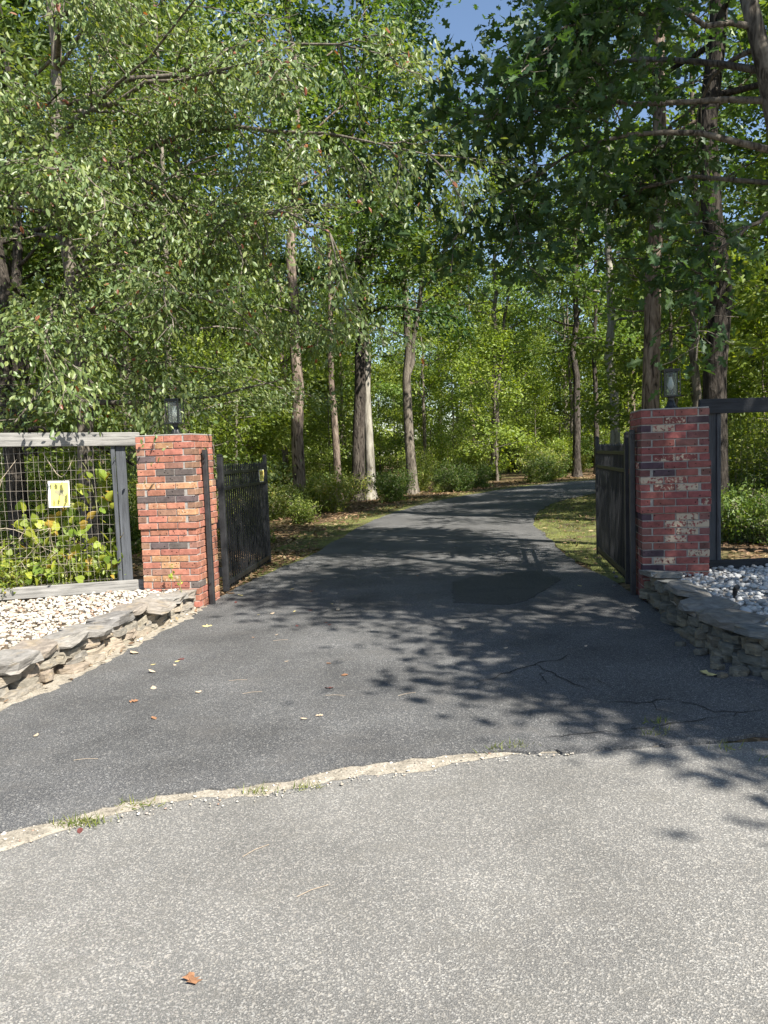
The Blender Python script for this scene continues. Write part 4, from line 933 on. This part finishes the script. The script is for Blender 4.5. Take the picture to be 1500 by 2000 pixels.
# ------------------------------------------------------------------ grass, litter
def tuft(x, y, n, h, label, z0):
    R_ = np.random.default_rng(int(abs(x*1000))+n); pos = np.zeros((n, 3)); pos[:, :2] = R_.normal(size=(n, 2))*np.array([.045, .02]); ax = R_.normal(size=(n, 3))*.55+np.array([0, 0, .8])
    o = link('grass_tuft', leaves('grass_tuft', pos, h*(.5+R_.random(n)), R_, T_BLADE, .1, None, 0, R_.random(n)*.75, axis=ax), M_GRASS, None, (x, y, gz(x)+z0)); tag(o, label, 'grass', 'weed tufts in the asphalt joint'); return o
for x, y, n in [(-1.36, 3.2, 90), (-1.12, 3.35, 40), (-1.2, 3.38, 16), (-.62, 3.42, 50), (-.42, 3.44, 36), (-1.30, 3.22, 50)]: tuft(x, y, n, .035, 'small grass tuft in the sandy joint between road and driveway', .014)
for x, y, n in [(.52, 3.76, 30), (.64, 3.79, 22), (1.42, 4.02, 40), (1.62, 3.62, 24), (1.8, 3.45, 20), (1.35, 3.86, 30)]: tuft(x, y, n+8, .032, 'small weed tuft in the dappled joint of the asphalt', .02)
def field(name, label, cat, poly, n, size, seed, mat, tmpl, flat, lo, hi, z0=.015):
    R_ = np.random.default_rng(seed); P = R_.uniform(lo, hi, size=(n*5, 2)); P = P[inside(P, poly)][:n]; n = len(P)
    pos = np.column_stack([P, npgz(P[:, 0])+z0+(R_.random(n)*.02 if flat else 0)]); ax = R_.normal(size=(n, 3))*(np.array([1, 1, .18]) if flat else np.array([.5, .5, .2]))+np.array([0, 0, 0 if flat else .8])
    o = link(name, leaves(name, pos, size*(.5+R_.random(n)), R_, tmpl, 3.0 if flat else .1, None, 0, R_.random(n), axis=ax), mat); tag(o, label, cat, kind='stuff')
VRp = [p for p in DR if 8.4 < p[1] < 24]; polyR = VRp+[(10, 20.5), (6.8, 16.5), (5.4, 13), (4.2, 10.2), (3.0, 8.6)]
field('grass', 'short mossy grass on the verge behind the shaded gate', 'grass', polyR, 16000, .045, 91, M_GRASS, T_BLADE, False, (2, 8), (11, 25))
VLp = [p for p in DL if p[1] > 10]; polyL = offset_line(VLp, .02)+offset_line(VLp, -1.0)[::-1]
field('grass', 'short grass along the wooded edge of the driveway', 'grass', polyL, 9000, .05, 92, M_GRASS, T_BLADE, False, (-4, 9), (14, 33))
field('leaf_litter', 'brown fallen leaves along the wooded edge of the driveway', 'leaf litter', offset_line(VLp, -.3)+offset_line(VLp, -4.0)[::-1], 9000, .09, 93, M_LITTER, T_ELL, True, (-7, 9), (14, 35), .012)
field('leaf_litter', 'brown fallen leaves sprinkled over the mossy verge', 'leaf litter', polyR, 1600, .07, 98, M_LITTER, T_ELL, True, (2, 8), (11, 25), .02)
field('leaf_litter', 'brown fallen leaves by the open gate and pillar', 'leaf litter', [(-1.83, 8.6), (-1.62, 10.2), (-1.0, 12.6), (-2.4, 12.8), (-2.4, 8.8)], 1500, .075, 94, M_LITTER, T_ELL, True, (-3, 8), (0, 13), .012)
field('leaf_litter', 'brown fallen leaves under the trees behind the dark fence', 'leaf litter', [(3.2, 8.2), (5, 12), (9, 18), (14, 18), (9, 8)], 5000, .09, 95, M_LITTER, T_ELL, True, (3, 8), (14, 18), .012)
field('leaf_litter', 'brown leaf scraps collected along the foot of the sunlit stone wall', 'leaf litter', offset_line(lw, .12)+offset_line(lw, 0)[::-1], 170, .045, 96, M_LITTER, T_ELL, True, (-4, 3.5), (-1.8, 8.2), .035)
field('leaf_litter', 'brown leaf scraps under the wire fence', 'leaf litter', [(-2.65, 8.35), (-5.2, 7.5), (-5.4, 8.4), (-2.8, 9.2)], 700, .06, 97, M_LITTER, T_ELL, True, (-6, 7), (-2, 9.5), .1)

# ------------------------------------------------------------------ single fallen leaves
def fallen_mesh(seed, tmpl, col):
    r = random.Random(seed); tv, tf = tmpl; me = mesh('fallen_leaf', [(x, y, .35*x*x+.25*(y-.5)**2*(1 if r.random() < .8 else -1)+.03+r.gauss(0, .02)) for x, y, z in tv], tf); me.materials.append(col); return me
LY = simple('fallen_yellow', (.5, .42, .18), .75, 0, .3, 6); LT = simple('fallen_tan', (.46, .36, .25), .8, 0, .3, 6); LB = simple('fallen_brown', (.26, .13, .065), .8, 0, .4, 6); LR = simple('fallen_red', (.12, .035, .03), .7, 0, .3, 6)
cols = {'yellow': LY, 'pale tan': LT, 'brown': LB, 'dark red': LR}
lm = {c: [fallen_mesh(i+j, T_OAK if j else T_ELL, m) for j in range(2)] for i, (c, m) in enumerate(cols.items())}
def fleaf(x, y, s, c, shape, label, group, rz=None):
    o = link('fallen_leaf', lm[c][shape], None, None, (x, y, gz(x)+(.024 if y > 3.6 else .01)), (rv.gauss(0, .12), rv.gauss(0, .12), rv.uniform(0, 6.28) if rz is None else rz), (s*1.25, s, s)); tag(o, label, 'leaf', group)
fleaf(-.60, 2.14, .07, 'brown', 1, 'curled brown leaf alone on the pale road', None, .5)
fleaf(-1.34, 3.17, .045, 'dark red', 0, 'dark red leaf on the sand beside a grass tuft', None)
fleaf(2.05, 4.72, .14, 'yellow', 1, 'large yellowish oak leaf lying before the shaded stone wall', None, .3)
fleaf(-2.02, 6.1, .10, 'pale tan', 0, 'pale curled leaf on the asphalt near the sunlit stone wall', None, 1.0)
fleaf(-1.72, 7.0, .10, 'yellow', 1, 'big yellow leaf beside the sunlit stone wall foot', None)
fleaf(.62, 6.35, .09, 'pale tan', 1, 'pale leaf standing out in the tree shade on the asphalt', None)
rl = random.Random(9)
for i in range(46):
    c = rl.choice(['yellow', 'pale tan', 'brown', 'brown', 'dark red', 'pale tan']); x = rl.gauss(-1.3, .55) if i < 24 else rl.uniform(-1.8, 2.2); y = rl.uniform(4.2, 7.8) if i < 24 else rl.uniform(4.0, 14)
    if not on_drive(x, y) or x < np.interp(y, [4.2, 4.9, 6, 8], [-2.7, -2.4, -2.15, -1.85]): continue
    place = 'on the sunlit asphalt near the stone wall' if i < 24 else 'scattered on the shaded driveway'
    fleaf(x, y, rl.uniform(.03, .075), c, rl.randint(0, 1), 'small %s fallen leaf %s' % (c, place), '%s leaves %s' % (c, place))
for i, (x, y, a) in enumerate([(-1.05, 5.2, .1), (-.9, 4.9, .3), (-.35, 4.75, -.1), (.1, 4.7, .5), (-.9, 6.3, .2), (-1.6, 3.9, .1), (-.55, 2.9, .8), (-.3, 2.6, .6)]):
    o = MB().tube([(-.06, 0, .004), (0, .004, .006), (.065, -.003, .004)], .0009, 4).build('pine_needle', LT, None, loc=(x, y, gz(x)+(.024 if y > 3.6 else .008)), rot=(0, 0, a)); tag(o, 'dry tan pine needle bundle lying on the asphalt', 'needle', 'dry pine needles on the asphalt')
